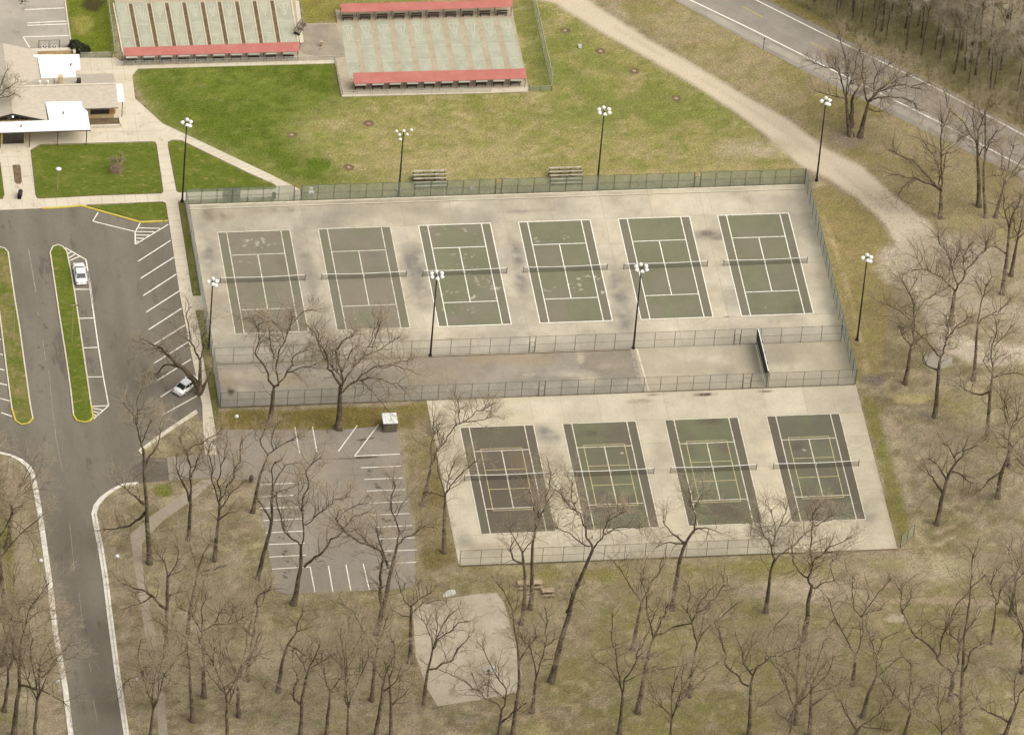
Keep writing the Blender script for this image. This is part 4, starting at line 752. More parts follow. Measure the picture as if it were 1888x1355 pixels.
# entrance doors
b = MB(); b.prism([(-31.0, 22.75), (-27.1, 22.75), (-27.1, 25.0), (-31.0, 25.0)], .1, 3.0); b.build('vestibule', M['brick'], B)
dw = MB().box((-28.8, 22.70, 1.35), (3.2, .1, 2.4)).build('entrance_glazing', M['glass'], B)
for x in (-30.35, -28.6, -28.0, -27.25): MB().box((x, 22.63, 1.35), (.09, .05, 2.4)).build('door_frame', M['rail_pale'], dw)
MB().box((-27.6, 22.61, 1.8), (.5, .04, .3)).build('notice', M['paint_white'], dw)
MB().box((-21.5, 27.84, 1.4), (1.0, .08, 2.3)).build('door', M['dark_wood'], B)
# white front canopy (L-shaped flat roof) on posts
poly3('canopy_roof', [(-23.44, 28.6, 3.35), (-17.93, 28.4, 3.35), (-17.9, 26.9, 3.35), (-17.25, 26.0, 3.35), (-17.25, 21.5, 3.35), (-36, 21.5, 3.35), (-36, 24.05, 3.35), (-23.3, 24.1, 3.35)][::-1], M['roof_white'], thick=.28)
b = MB(); b.box((-26.6, 21.46, 3.2), (18.8, .05, .14)); b.build('gutter', M['dark_wood'], B)
for x in (-34.2, -30.9, -26.45, -22.14, -17.75): MB().tube([(x, 21.8, .1), (x, 21.8, 3.1)], .07, 6).build('canopy_post', M['dark_wood'], B)
# rear flat roof
poly3('flat_roof', [(-25.0, 40.2, 3.35), (-17.1, 39.95, 3.35), (-17.3, 36.2, 3.35), (-18.1, 36.2, 3.35), (-18.2, 34.4, 3.35), (-23.5, 34.4, 3.35), (-23.6, 39.4, 3.35)][::-1], M['roof_white'], thick=.3)
b = MB()
for x in (-34.0, -31.0, -28.0, -25.0, -22.0, -19.6): b.strip((x, 21.7), (x, 23.9), .05, 3.356)
for y in (24.4, 26.6): b.strip((-23.2, y), (-17.6, y), .05, 3.357)
b.build('roof_seam', M['rail_pale'], B)
b = MB()
for x in (-22.8, -21.0, -19.2): b.strip((x, 34.6), (x, 39.9), .05, 3.356)
b.build('roof_seam', M['rail_pale'], B)
b = MB().box((-23.2, 27.15, 2.83), (21.6, .10, .12)).build('eave_gutter', M['wood'], B)
b = MB().box((-12.37, 29.3, 3.55), (.06, 4.3, .12), 0, math.atan2(1.4, 4.1)).build('rake_trim', M['kerb'], B)
b = MB().box((-23.2, 31.3, 4.33), (21.7, .35, .05)).build('ridge_cap', M['kerb'], B)
# side canopy
poly3('side_canopy', [(-12.25, 32.4, 3.35), (-11.3, 32.4, 3.35), (-11.3, 28.15, 3.25), (-12.4, 28.15, 3.25)][::-1], M['roof_white'], thick=.12)
MB().tube([(-11.6, 28.4, .1), (-11.6, 28.4, 3.1)], .06, 6).build('side_post', M['dark_wood'], B)
# roof furniture
ch = MB().box((-20.8, 32.3, 4.5), (.62, .62, 1.7)).build('chimney', M['brick'], B); MB().box((-20.8, 32.3, 5.4), (.5, .5, .14)).build('chimney_cap', M['dark'], ch)
ch = MB().box((-18.0, 32.1, 4.4), (.6, .6, .8)).build('roof_vent', M['dark_wood'], B); MB().box((-18, 32.1, 4.95), (.85, .85, .35)).build('vent_hood', M['paint_white'], ch)
for x in (-24.0, -22.8): MB().lathe([(.12, 0), (.12, .4), (.2, .45), (.2, .6)], (x, 32.0, 4.1), 8).build('vent_pipe', M['paint_white'], B)
MB().lathe([(.05, 0), (.05, .9)], (-21.8, 32.0, 4.1), 6).build('vent_pipe', M['dark'], B)
for x, y, z_ in ((-18.7, 37.2, 3.35), (-21, 25.5, 3.35), (-27.7, 22.7, 3.35)): MB().lathe([(.1, 0), (.1, .3), (.16, .34), (.05, .45)], (x, y, z_), 8).build('vent_cap', M['wood'], B)
# planter
b = MB(); y0, y1, x0, x1 = 24.9, 27.7, -17.0, -12.0
b = MB().box(((x0+x1)/2, 25.9, .35), (x1-x0, .3, .5)).box((x1, 26.9, .35), (.3, 2.2, .5)).box((x0, 26.9, .35), (.3, 2.2, .5))
pl = thing('raised_planter', 'low white-edged planter of dark soil under the building window', 'planter', (-14.5, 26.5, 0.1)); b.build('edge', M['kerb'], pl)
MB().prism([(-16.8, 26.1), (-12.2, 26.1), (-12.2, 27.8), (-16.8, 27.8)], .1, .42).build('soil', M['mulch'], pl)
sheet('mulch_bed', [(23, 250+255/4.67), (28, 304), (36, 304), (38, 308), (40.5, 334), (38, 339), (30, 339), (27, 335)], H+.03, M['mulch'], top=1)
# yard: utility wall, AC units, evergreen shrubs
a_ = at(52, 103); c_ = at(137, 103)
r = thing('yard_wall', 'long low cream wall between the service yard and the building', 'wall', ((a_[0]+c_[0])/2, a_[1], 0)); w_ = c_[0]-a_[0]
MB().box((0, 0, .45), (w_, .35, .9)).build('wall_body', M['brick'], r, False); MB().box((0, .1, .95), (w_+.1, .7, .1)).build('coping', M['kerb'], r, False)
r = thing('concrete_barrier', 'short white concrete wall end beside the dark shrubs', 'wall', (*at(136, 101)[:2], 0)); MB().box((0, .3, .5), (.3, 2.2, 1.0)).build('wall_end', M['kerb'], r, False); MB().box((0, .3, 1.04), (.4, 2.3, .08)).build('coping', M['kerb'], r, False)
for i, x in enumerate((82, 99.8)):
    c = at(x, 94); r = thing('air_conditioner', '%s white air-conditioning unit with round fan in the utility enclosure' % ('left' if not i else 'right'), 'air conditioner', (c[0], c[1], 0), 0, 'air conditioners by the service yard')
    MB().box((0, 0, .4), (.85, .85, .8)).build('housing', M['paint_white'], r, False)
    MB().lathe([(.36, .80), (.36, .84), (.3, .86)], (0, 0, 0), 14).build('fan_grille', M['wood'], r, False); MB().lathe([(.13, .86), (.13, .9)], (0, 0, 0), 8).build('fan_hub', M['paint_white'], r, False)
a_ = at(71, 95); c_ = at(109, 94)
fence('utility_fence', 'dark open post fence around the two air-conditioning units', a_[:2], c_[:2], 2.1, 1.55, mat('thin_wire', (.05, .05, .04), None, alpha=.08), mid=False, postm=M['dark'])
r = thing('raised_bed', 'stone-edged raised bed at the left edge of the service yard', 'planter', (*at(10, 97)[:2], .1))
MB().box((0, 0, .25), (4.6, .9, .3)).build('bed_wall', M['brick'], r, False); MB().box((.3, .1, .46), (3.8, .5, .12)).build('soil', M['mulch'], r, False); MB().box((2.2, -.3, .45), (1.6, .3, .12)).build('coping', M['kerb'], r, False)
def shrub(loc, rx, h, label, n=900):
    rr = np.random.default_rng(int(abs(loc[0]*100))); r = thing('evergreen_shrub', label, 'shrub', loc)
    u = rr.normal(size=(n, 3)); u /= np.linalg.norm(u, axis=1)[:, None]; rad = rr.random(n)**0.4
    lump = 1+0.25*np.sin(u[:, 0]*5+1)*np.cos(u[:, 1]*4); c = u*(rad*lump)[:, None]*np.array([rx, rx, h/2])+[0, 0, h/2+.05]
    d = rr.normal(size=(n, 3)); d /= np.linalg.norm(d, axis=1)[:, None]; e = np.cross(d, rr.normal(size=(n, 3))); e /= np.linalg.norm(e, axis=1)[:, None]; s = (.10+.12*rr.random(n))[:, None]
    V = np.stack([c-d*s, c+e*s*.7, c+d*s, c-e*s*.7], 1).reshape(-1, 3); m = bpy.data.meshes.new('foliage'); fill_mesh(m, V, np.arange(4*n).reshape(-1, 4)); m.materials.append(M['shrub'])
    o = bpy.data.objects.new('foliage', m); COL.objects.link(o); o.parent = r
    b = MB()
    for k in range(5): b.tube([(0, 0, 0), (rx*.4*math.cos(k*1.3), rx*.4*math.sin(k*1.3), h*.6)], [.05, .02], 4)
    b.build('stem', M['bark_dark'], r, False)
shrub((*at(138, 95)[:2], 0), .95, 2.0, 'tallest dark evergreen shrub behind the cream yard wall', 1600)
shrub((*at(150, 97)[:2], 0), .85, 1.5, 'middle dark evergreen shrub beside the grass strip', 1300)
shrub((*at(160, 97)[:2], 0), .6, 1.1, 'smallest dark evergreen shrub, right end of the clump', 800)
shrub((*at(122, 97)[:2], 0), .6, .8, 'low olive shrub left of the dark evergreens', 500)
# ---------------------------------------------------------------- street lamps and small furniture
def lamp(px, py, h, label, kind='disc'):
    c = at(px, py); r = thing('street_lamp', label, 'street lamp', (c[0], c[1], .05), 0, 'park lamps')
    MB().tube([(0, 0, 0), (0, 0, h)], [.07, .05], 6).build('pole', M['lamp_pole'], r, False)
    if kind == 'disc':
        MB().lathe([(.05, h-.15), (.42, h-.05), (.46, h+.02), (.30, h+.14), (.08, h+.2)], (0, 0, 0), 14).build('lamp_shade', M['paint_white'], r, False, True); MB().lathe([(.49, h-.07), (.49, h-.03)], (0, 0, 0), 14).build('rim', M['dark'], r, False)
    elif kind == 'globe':
        MB().lathe([(.08, h-.05), (.26, h+.08), (.30, h+.25), (.2, h+.42), (.05, h+.48)], (0, 0, 0), 12).build('globe', M['paint_white'], r, False, True); MB().lathe([(.14, h-.12), (.16, h-.02)], (0, 0, 0), 8).build('collar', M['dark'], r, False)
    else:
        MB().tube([(-.5, 0, h-.1), (0, 0, h), (.5, 0, h-.1)], .035, 5).build('arm', M['lamp_pole'], r, False)
        for s_ in (-1, 1): MB().box((s_*.6, 0, h-.12), (.5, .22, .12)).build('lamp_head', M['wood'], r, False)
lamp(106, 352, 4.2, 'white disc-shaded lamp standing on the front lawn')
lamp(24.6, 628, 7.0, 'tan twin-headed lamp post on the left car park island', 'twin'); lamp(132, 632, 7.3, 'tan twin-headed lamp post on the right car park island', 'twin')
lamp(214, 1066, 4.0, 'small white globe lamp right of the road, beside the worn path', 'globe'); lamp(249, 1282, 2.9, 'white globe lamp right of the road near the bottom of the photo', 'globe')
lamp(74, 1072, 3.8, 'upper white globe lamp on the left kerb of the road', 'globe'); lamp(105, 1296, 3.9, 'lower white globe lamp on the left kerb of the road', 'globe')
lamp(435, 789, 2.0, 'short white-topped lamp on the grass above the square car park', 'globe')
def bin_(px, py, label, z=.1, s=1.0):
    c = at(px, py); r = thing('trash_can', label, 'trash can', (c[0], c[1], z), 0, 'black trash cans')
    MB().lathe([(.26*s, 0), (.30*s, .1), (.32*s, .85*s)], (0, 0, 0), 10).build('body', M['rubber'], r, False); MB().lathe([(.36*s, .85*s), (.34*s, 1.0*s), (.15*s, 1.15*s)], (0, 0, 0), 10).build('lid', M['dark'], r, False)
bin_(463, 888, 'black trash can at the left edge of the square car park', .05); bin_(36, 367, 'front black trash can on the entrance pavement', .11); bin_(37.5, 362, 'rear black trash can on the entrance pavement, beside the mulch bed', .11)
bin_(505, 367, 'black trash can inside the fence by the pavement gate', .1)
c = at(574, 366); r = thing('water_cooler_stand', 'grey and white drinking station on a box behind the north fence gate', 'drinking station', (c[0], c[1]+.4, 0))
MB().box((0, 0, .45), (.8, .6, .9)).build('cabinet', M['paint_white'], r, False); MB().box((0, -.31, .5), (.5, .03, .55)).build('door_panel', M['wood'], r, False); MB().box((0, .35, 1.25), (.55, .2, .5)).build('back_panel', M['paint_white'], r, False)
c = at(431, 369); r = thing('notice_board', 'small white notice board by the dark windscreen on the north fence', 'notice board', (c[0]+.1, c[1]+.7, 0))
MB().box((0, 0, 1.35), (1.1, .06, .9)).build('board', M['paint_white'], r, False); MB().box((0, -.05, 1.3), (.8, .03, .5)).build('poster', M['wood'], r, False)
for x in (-.5, .5): MB().box((x, 0, .5), (.07, .07, 1.0)).build('leg', M['wood'], r, False)
for px, py, lb in ((462, 369, 'small white box on the ground behind the north fence'), (735, 353, 'white electrical box on the floodlight pole left of the bleacher'), (870, 351, 'white crate on grass between the two bleachers'), (1069, 88, 'white utility cover box standing in the north field')):
    c = at(px, py); r = thing('utility_box', lb, 'utility box', (c[0], c[1], .05)); MB().box((0, 0, .2), (.5, .4, .4)).build('body', M['paint_white'], r, False); MB().box((0, 0, .42), (.56, .46, .05)).build('lid', M['rail_pale'], r, False)
c = at(585, 356); o = thing('handrail', 'thin pale handrail on the grass behind the north fence', 'handrail', (c[0]+1.5, c[1]+.5, 0)); MB().tube([(-2, 0, .9), (2.2, 0, .9)], .04, 5).build('rail', M['rail_pale'], o, False)
for x in (-2, 0, 2.2): MB().tube([(x, 0, 0), (x, 0, .9)], .035, 5).build('post', M['rail_pale'], o, False)
# shed
c = at(719, 797); r = thing('equipment_shed', 'small grey shed with flat white roof at the corner of the square car park', 'shed', (c[0], c[1]+1.0, 0))
MB().box((0, 0, .85), (2.0, 2.0, 1.7)).build('wall', M['shed'], r, False); MB().box((-.05, -1.02, .8), (1.3, .04, .9)).build('shutter', M['wood'], r, False)
MB().box((0, .1, 1.77), (2.2, 2.35, .14)).build('roof', M['roof_white'], r, False); MB().box((0, .1, 1.66), (2.28, 2.42, .07)).build('roof_edge', M['dark'], r, False)
# basketball pad
pad = [(760.5, 1118), (828, 1103), (884, 1094), (916, 1093), (929, 1111), (950, 1180), (962, 1240), (958, 1275), (891, 1288.6), (806.7, 1301.7), (787, 1268), (766, 1208)]
sheet('basketball_pad', pad, 0.02, M['pad']); kerb('pad_edge', pad, M['joint'], wd=.08, h=.028, closed=True)
def hoop(px, py, h, label, rz, sc=1.0):
    c = at(px, py); r = thing('basketball_hoop', label, 'basketball hoop', (c[0], c[1], 0), rz, 'basketball hoops of the small pad')
    MB().tube([(0, 0, 0), (0, 0, h-.4), (0, -.7, h-.1)], .07, 6).build('pole', M['dark'], r, False)
    n = 12; b = MB(); pts = [(1.0*sc*math.cos(PI*k/n), .8*sc*math.sin(PI*k/n)) for k in range(n+1)]+[(-1.0*sc, -.15), (-.6*sc, -.4), (.6*sc, -.4), (1.0*sc, -.15)]
    m_ = len(pts); b.add([(x, -.72, h+z_) for x, z_ in pts]+[(x, -.78, h+z_) for x, z_ in pts], [tuple(range(m_)), tuple(range(2*m_-1, m_-1, -1))]+[(i, m_+i, m_+(i+1) % m_, (i+1) % m_) for i in range(m_)]); bd = b.build('backboard', M['paint_white'], r, False)
    MB().box((0, -.69 if rz == 0 else -.66, h+.1), (.5, .05, .4)).build('mount_plate', M['dark'], bd, False)
    MB().tube([(.23*math.cos(k*PI/6), -1.05+.23*math.sin(k*PI/6), h-.15) for k in range(13)], .02, 4).build('rim', M['dark'], r, False)
hoop(823, 1110, 2.2, 'basketball hoop with white fan-shaped board at the far edge of the pad', 0.3); hoop(899, 1283, 4.2, 'basketball hoop with white board seen from behind, near edge of the pad', PI+.1, 1.25)
def picnic(px, py, label, w_=3.6):
    c = at(px, py); r = thing('picnic_table', label, 'picnic table', (c[0], c[1], 0), .03, 'picnic tables on the grass south of the courts')
    MB().box((0, 0, .75), (w_, .8, .06)).build('table_top', M['stump'], r, False)
    for s_ in (-1, 1): MB().box((0, s_*.75, .45), (w_, .26, .05)).build('seat', M['stump'], r, False)
    for x in (-w_/2+.4, w_/2-.4): MB().box((x, 0, .37), (.08, 1.5, .06)).tube([(x, -.6, 0), (x, -.25, .74)], .04, 4).tube([(x, .6, 0), (x, .25, .74)], .04, 4).build('leg_frame', M['wood'], r, False)
picnic(977, 1081, 'long pale picnic table behind two tree trunks south of the lower courts')
picnic(1010, 1095, 'shorter picnic table right of the long pale one', 1.8)
o = sheet('concrete_pad', [(1703, 655), (1725, 648), (1756, 658), (1756, 672), (1735, 680), (1708, 674)], .02, mat('grey_slab', A(176, 166, 148), A(190, 180, 160), scale=.8, finec=.1))
for i, (px, py) in enumerate(((680, 228), (538, 249), (643, 309), (1107, 95), (1170, 131), (1247, 182), (1042, 57))):
    c = at(px, py); b = MB(); n = 18
    b.flat([(c[0]+.85*math.cos(k*2*PI/n)*random.uniform(.85, 1.1), c[1]+.8*math.sin(k*2*PI/n)*random.uniform(.85, 1.1), .012) for k in range(n)]); struct(b.build('bare_ring', M['mulch']))
    b = MB(); b.flat([(c[0]+.32*math.cos(k*2*PI/n)*random.uniform(.6, 1.1), c[1]+.28*math.sin(k*2*PI/n)*random.uniform(.6, 1.1), .02) for k in range(n)]); struct(b.build('bare_ring_centre', M['red'] if i == 0 else M['stump']))
for px, py in ((1407, 92), (1130, 40)):
    c = at(px, py); r = thing('marker_post', 'slim dark marker post on the verge %s' % ('beside the highway edge line' if px > 1200 else 'near the upper gravel track'), 'marker post', (c[0], c[1], 0)); MB().tube([(0, 0, 0), (0, 0, 2.2)], .05, 5).build('post', M['dark_wood'], r, False); MB().box((0, 0, 2.1), (.2, .04, .25)).build('plate', M['dark_wood'], r, False)
    if px < 1200: [bpy.data.objects.remove(o_) for o_ in list(r.children)+[r]]
# ---------------------------------------------------------------- cars
def car(loc, rz, label, L=4.75, W=1.82):
    r = thing('parked_car', label, 'car', loc, rz, 'white cars in the car park'); r.location.z = .03
    # body: cross-sections along Y (front = +Y); each (y, half width, z bottom, z top)
    sec = [(-2.37, .70, .38, .62), (-2.30, .82, .28, .84), (-1.9, .90, .22, .97), (-1.25, .91, .20, 1.0), (-.3, .91, .20, .98), (.9, .91, .20, .96), (1.4, .89, .20, .90), (1.95, .86, .22, .80), (2.28, .76, .28, .66), (2.37, .62, .36, .55)]
    def loft(b, sec, prof):
        v = []
        for s_ in sec: v += prof(s_)
        n = len(prof(sec[0])); fs = []
        for i in range(len(sec)-1): fs += [(i*n+k, (i+1)*n+k, (i+1)*n+(k+1) % n, i*n+(k+1) % n) for k in range(n)]
        b.add(v, fs+[tuple(range(n)), tuple(range(len(sec)*n-1, (len(sec)-1)*n-1, -1))])
    def pb(s_):
        y, w_, z0, z1 = s_; return [(-w_*.92, y, z0), (-w_, y, z0+(z1-z0)*.35), (-w_, y, z0+(z1-z0)*.72), (-w_*.86, y, z1), (0, y, z1+.03), (w_*.86, y, z1), (w_, y, z0+(z1-z0)*.72), (w_, y, z0+(z1-z0)*.35), (w_*.92, y, z0)]
    b = MB(); loft(b, sec, pb); b.build('body', M['car_paint'], r, False, True)
    g = [(-1.72, .70, .96, .99), (-1.0, .72, .95, 1.38), (-.3, .74, .95, 1.42), (.35, .72, .95, 1.38), (1.15, .70, .92, .97)]
    b = MB(); loft(b, g, lambda s_: [(-s_[1]-.06, s_[0], s_[2]), (-s_[1]+.06, s_[0], s_[3]), (s_[1]-.06, s_[0], s_[3]), (s_[1]+.06, s_[0], s_[2])]); b.build('cabin_glass', M['glass'], r, False)
    rf = [(-1.02, .58, 1.385), (-.6, .62, 1.435), (-.1, .63, 1.45), (.36, .58, 1.39)]
    b = MB(); loft(b, rf, lambda s_: [(-s_[1]-.06, s_[0], s_[2]-.02), (-s_[1], s_[0], s_[2]+.02), (0, s_[0], s_[2]+.04), (s_[1], s_[0], s_[2]+.02), (s_[1]+.06, s_[0], s_[2]-.02)]); b.build('roof', M['car_paint'], r, False, True)
    b = MB()
    for sx in (-1, 1):
        for p in (((-1.70, .74, .97), (-.99, .66, 1.40)), ((1.14, .74, .94), (.36, .65, 1.40)), ((-.32, .80, .97), (-.32, .70, 1.42))):
            b.tube([(sx*p[0][1], p[0][0], p[0][2]), (sx*p[1][1], p[1][0], p[1][2])], .035, 5)
    b.build('roof_pillars', M['car_paint'], r, False)
    for sx in (-1, 1):
        for y in (-1.42, 1.42):
            o = MB().lathe([(.30, -.1), (.32, -.07), (.32, .07), (.30, .1)], (sx*.82, y, .32), 16, Matrix.Rotation(PI/2, 3, 'Y')).build('wheel', M['rubber'], r, False)
            MB().lathe([(.20, -.105), (.19, .105)], (sx*.825, y, .32), 12, Matrix.Rotation(PI/2, 3, 'Y')).build('rim', M['rail_pale'], o, False)
        MB().box((sx*.60, 2.27, .60), (.36, .14, .14)).build('headlight', M['lens'], r, False); MB().box((sx*.66, -2.31, .72), (.34, .10, .14)).build('tail_light', M['tail'], r, False)
        MB().box((sx*.98, .78, 1.0), (.18, .12, .13)).build('mirror', M['car_paint'], r, False)
    MB().box((0, -2.37, .44), (1.5, .12, .16)).build('bumper', M['car_paint'], r, False); MB().box((0, -2.36, .62), (.42, .05, .11)).build('number_plate', M['lens'], r, False)
    return r
c = at(147.3, 503, .6); car((c[0], c[1]-.1, 0), math.radians(1), 'white sedan parked alongside the right grass island')
c = at(345, 709, .7); car((c[0], c[1], 0), math.radians(-47), 'white sedan angle-parked under the bare tree beside the pavement')
# ---------------------------------------------------------------- bare trees
HV = np.array([math.sin(YAW), math.cos(YAW), 0.0])       # horizontal direction away from the viewer
def onplane(px, py, base, t):
    d = _R*((px-944)/FPX) + _U*(-(py-677.5)/FPX) + _f
    k = ((base+HV*t-CAM)@HV)/(d@HV); return CAM+k*d
def nrm(v): return v/(np.linalg.norm(v, axis=-1, keepdims=True)+1e-9)
class Seg:
    def __init__(s): s.V = []; s.F = []; s.n = 0
    def add(s, P, R, k):
        """P (N,m,3) polylines, R (N,m) radii, k-sided"""
        N, m, _ = P.shape
        if N == 0: return
        T = np.empty_like(P); T[:, 1:-1] = P[:, 2:]-P[:, :-2]; T[:, 0] = P[:, 1]-P[:, 0]; T[:, -1] = P[:, -1]-P[:, -2]; T = nrm(T)
        D = nrm(P[:, -1]-P[:, 0]); ref = np.where(np.abs(D[:, 2:3]) < .9, np.array([[0, 0, 1.]]), np.array([[1., 0, 0]]))[:, None, :]
        Aa = nrm(np.cross(T, ref)); Bb = np.cross(T, Aa); an = np.arange(k)*2*PI/k
        V = P[:, :, None, :]+(Aa[:, :, None, :]*np.cos(an)[None, None, :, None]+Bb[:, :, None, :]*np.sin(an)[None, None, :, None])*R[:, :, None, None]
        i = (np.arange(N)*m*k)[:, None, None]; j = (np.arange(m-1)*k)[None, :, None]; a = np.arange(k)[None, None, :]; a2 = (a+1) % k
        F = np.stack(np.broadcast_arrays(i+j+a, i+j+a2, i+j+k+a2, i+j+k+a), -1).reshape(-1, 4)
        s.V.append(V.reshape(-1, 3)); s.F.append(F+s.n); s.n += N*m*k
    def build(s, name, m, parent, extra=None):
        me = bpy.data.meshes.new(name); V = np.concatenate(s.V); F = np.concatenate(s.F); nf = len(F)
        if extra is not None: V2 = np.concatenate(extra[0].V); F = np.concatenate([F, np.concatenate(extra[0].F)+len(V)]); V = np.concatenate([V, V2])
        fill_mesh(me, V, F); me.materials.append(m)
        if extra is not None: me.materials.append(extra[1]); mi = np.zeros(len(F), np.int32); mi[nf:] = 1; me.polygons.foreach_set('material_index', mi)
        o = bpy.data.objects.new(name, me); COL.objects.link(o); o.parent = parent; return o
def spawn(rg, P, R, per, Lr, ang, up, m=4, t0=0.25, wig=0.16, rmax=.06, rend=.012, shrink=0.6):
    """children of polylines P (N,m,3)"""
    N, mm, _ = P.shape; n = N*per
    if n == 0: return P[:0, :m], R[:0, :m]
    pi = np.repeat(np.arange(N), per); t = t0+(1-t0)*(rg.random(n)); f = t*(mm-1); i = np.minimum(f.astype(int), mm-2); f = f-i
    p0 = P[pi, i]*(1-f[:, None])+P[pi, i+1]*f[:, None]; r0 = np.minimum((R[pi, i]*(1-f)+R[pi, i+1]*f)*.65, rmax)
    d = nrm(P[pi, i+1]-P[pi, i]); pr = nrm(np.cross(d, rg.normal(size=(n, 3)))); th = np.radians(ang[0]+(ang[1]-ang[0])*rg.random(n))[:, None]
    dr = nrm(d*np.cos(th)+pr*np.sin(th)+np.array([0, 0, up])); L = (Lr[0]+(Lr[1]-Lr[0])*rg.random(n))*(1-shrink*t+shrink*.3)
    out = [p0]; cur = p0; st = (L/(m-1))[:, None]
    for k in range(m-1):
        dr = nrm(dr+rg.normal(size=(n, 3))*wig+np.array([0, 0, up*.25])); cur = cur+dr*st; out.append(cur)
    Q = np.stack(out, 1); RR = r0[:, None]*(1-np.linspace(0, 1, m))[None, :]+np.minimum(r0, rend)[:, None]*np.linspace(0, 1, m)[None, :]
    return Q, RR
def resample(P, m):
    P = np.array(P); d = np.concatenate([[0], np.cumsum(np.linalg.norm(np.diff(P, axis=0), axis=1))]); u = np.linspace(0, d[-1], m)
    return np.stack([np.interp(u, d, P[:, k]) for k in range(3)], 1), d[-1]
TW = 1.0
def crown(rg, limbs, root, dens=1.0, spread=1.0, twm=None, seg1=None):
    """limbs: list of (points, radii). grows branches and twigs off every limb"""
    seg2 = Seg(); B1P, B1R = [], []
    for P, R, free in limbs:
        q_, L = resample(P, 10); r_ = np.interp(np.linspace(0, 1, 10), np.linspace(0, 1, len(R)), R)
        k = max(2, int(L*1.3*dens)) if free else max(1, int(L*.12*dens))
        Q, RR = spawn(rg, q_[None], r_[None], k, (2.2*spread, 4.4*spread), (35, 75), .25, m=6, t0=.12 if free else .55, wig=.34, rmax=.050, rend=.018)
        B1P.append(Q); B1R.append(RR)
        # terminal spray
        Q, RR = spawn(rg, q_[None, -3:], r_[None, -3:], max(2, int(3*dens)) if free else 0, (2.0*spread, 3.6*spread), (8, 38), .12, m=6, t0=.4, wig=.3, rmax=.058, rend=.02, shrink=.2)
        if len(Q): B1P.append(Q); B1R.append(RR)
    P1 = np.concatenate(B1P); R1 = np.concatenate(B1R); seg1.add(P1, R1, 4)
    P2, R2 = spawn(rg, P1, R1, 5, (1.1*spread, 2.6*spread), (28, 62), .16, m=4, t0=.2, wig=.26, rmax=.024, rend=.012); seg2.add(P2, R2, 3)
    P3, R3 = spawn(rg, P2, R2, 6, (.6*spread, 1.5*spread), (25, 60), .1, m=3, t0=.2, wig=.25, rmax=.016, rend=.010); seg2.add(P3, R3, 3)
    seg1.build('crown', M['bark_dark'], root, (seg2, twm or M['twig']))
def traced(label, r0, paths, dens=1.0, spread=1.0, lean=0.5, cat='tree', rg_seed=0):
    bx, by = paths[0][0]; base = np.array(at(bx, by)); rg = np.random.default_rng(int(bx*31+by*7)+rg_seed)
    R = thing('bare_tree', label, cat, tuple(base), 0, 'bare deciduous trees')
    done = []; tr = Seg(); limbs = []
    for n_, path in enumerate(paths):
        if n_ == 0: t0, rs = 0.0, r0; slope = rg.uniform(-.05, .05)
        else:
            best = min(((x-path[0][0])**2+(y-path[0][1])**2, t, r) for pl in done for x, y, t, r in pl); t0 = best[1]; rs = max(best[2]*(.80 if r0 < 1 else .8), .07); slope = rg.uniform(-lean, lean)
        pts = []; acc = []; t = t0
        for i, (x, y) in enumerate(path):
            if i: t += slope*math.hypot(x-path[i-1][0], y-path[i-1][1])/12.0
            pts.append(onplane(x, y, base, t)); acc.append(t)
        P = np.array(pts)-base; m = max(7, 4*len(path)); 
        # smooth the polyline
        Q, L = resample(P, m); Q[1:-1] += rg.normal(size=(m-2, 3))*(min(.30, L*.022) if n_ else min(.10, L*.006))
        for _ in range(1 if n_ else 2): Q[1:-1] = Q[1:-1]*.5+(Q[2:]+Q[:-2])*.25
        end = .055 if n_ else max(.10, r0*.42); rad = rs+(end-rs)*np.linspace(0, 1, m)**(0.8)
        if n_ == 0: rad[0] *= 1.45; rad[1] *= 1.08; Q = np.vstack([Q[0]-[0, 0, .15], Q[0]+(Q[1]-Q[0])*.25, Q[1:]]); rad = np.concatenate([[rad[0]], [rad[0]/1.3], rad[1:]]); rad[0] = rad[0]*1.1
        T = Seg(); T.add(Q[None], rad[None], 7 if n_ else 9)
        if n_ == 0: T.build('trunk', M['bark'], R)
        else: tr.V.append(T.V[0]); tr.F.append(T.F[0]+tr.n); tr.n += T.n
        dd = np.linspace(0, 1, len(path)); done.append([(x, y, a, float(np.interp(u, np.linspace(0, 1, len(rad)), rad))) for (x, y), a, u in zip(path, acc, dd)])
        limbs.append((Q, rad, n_ > 0))
    crown(rg, limbs, R, dens, spread, None, tr); return R
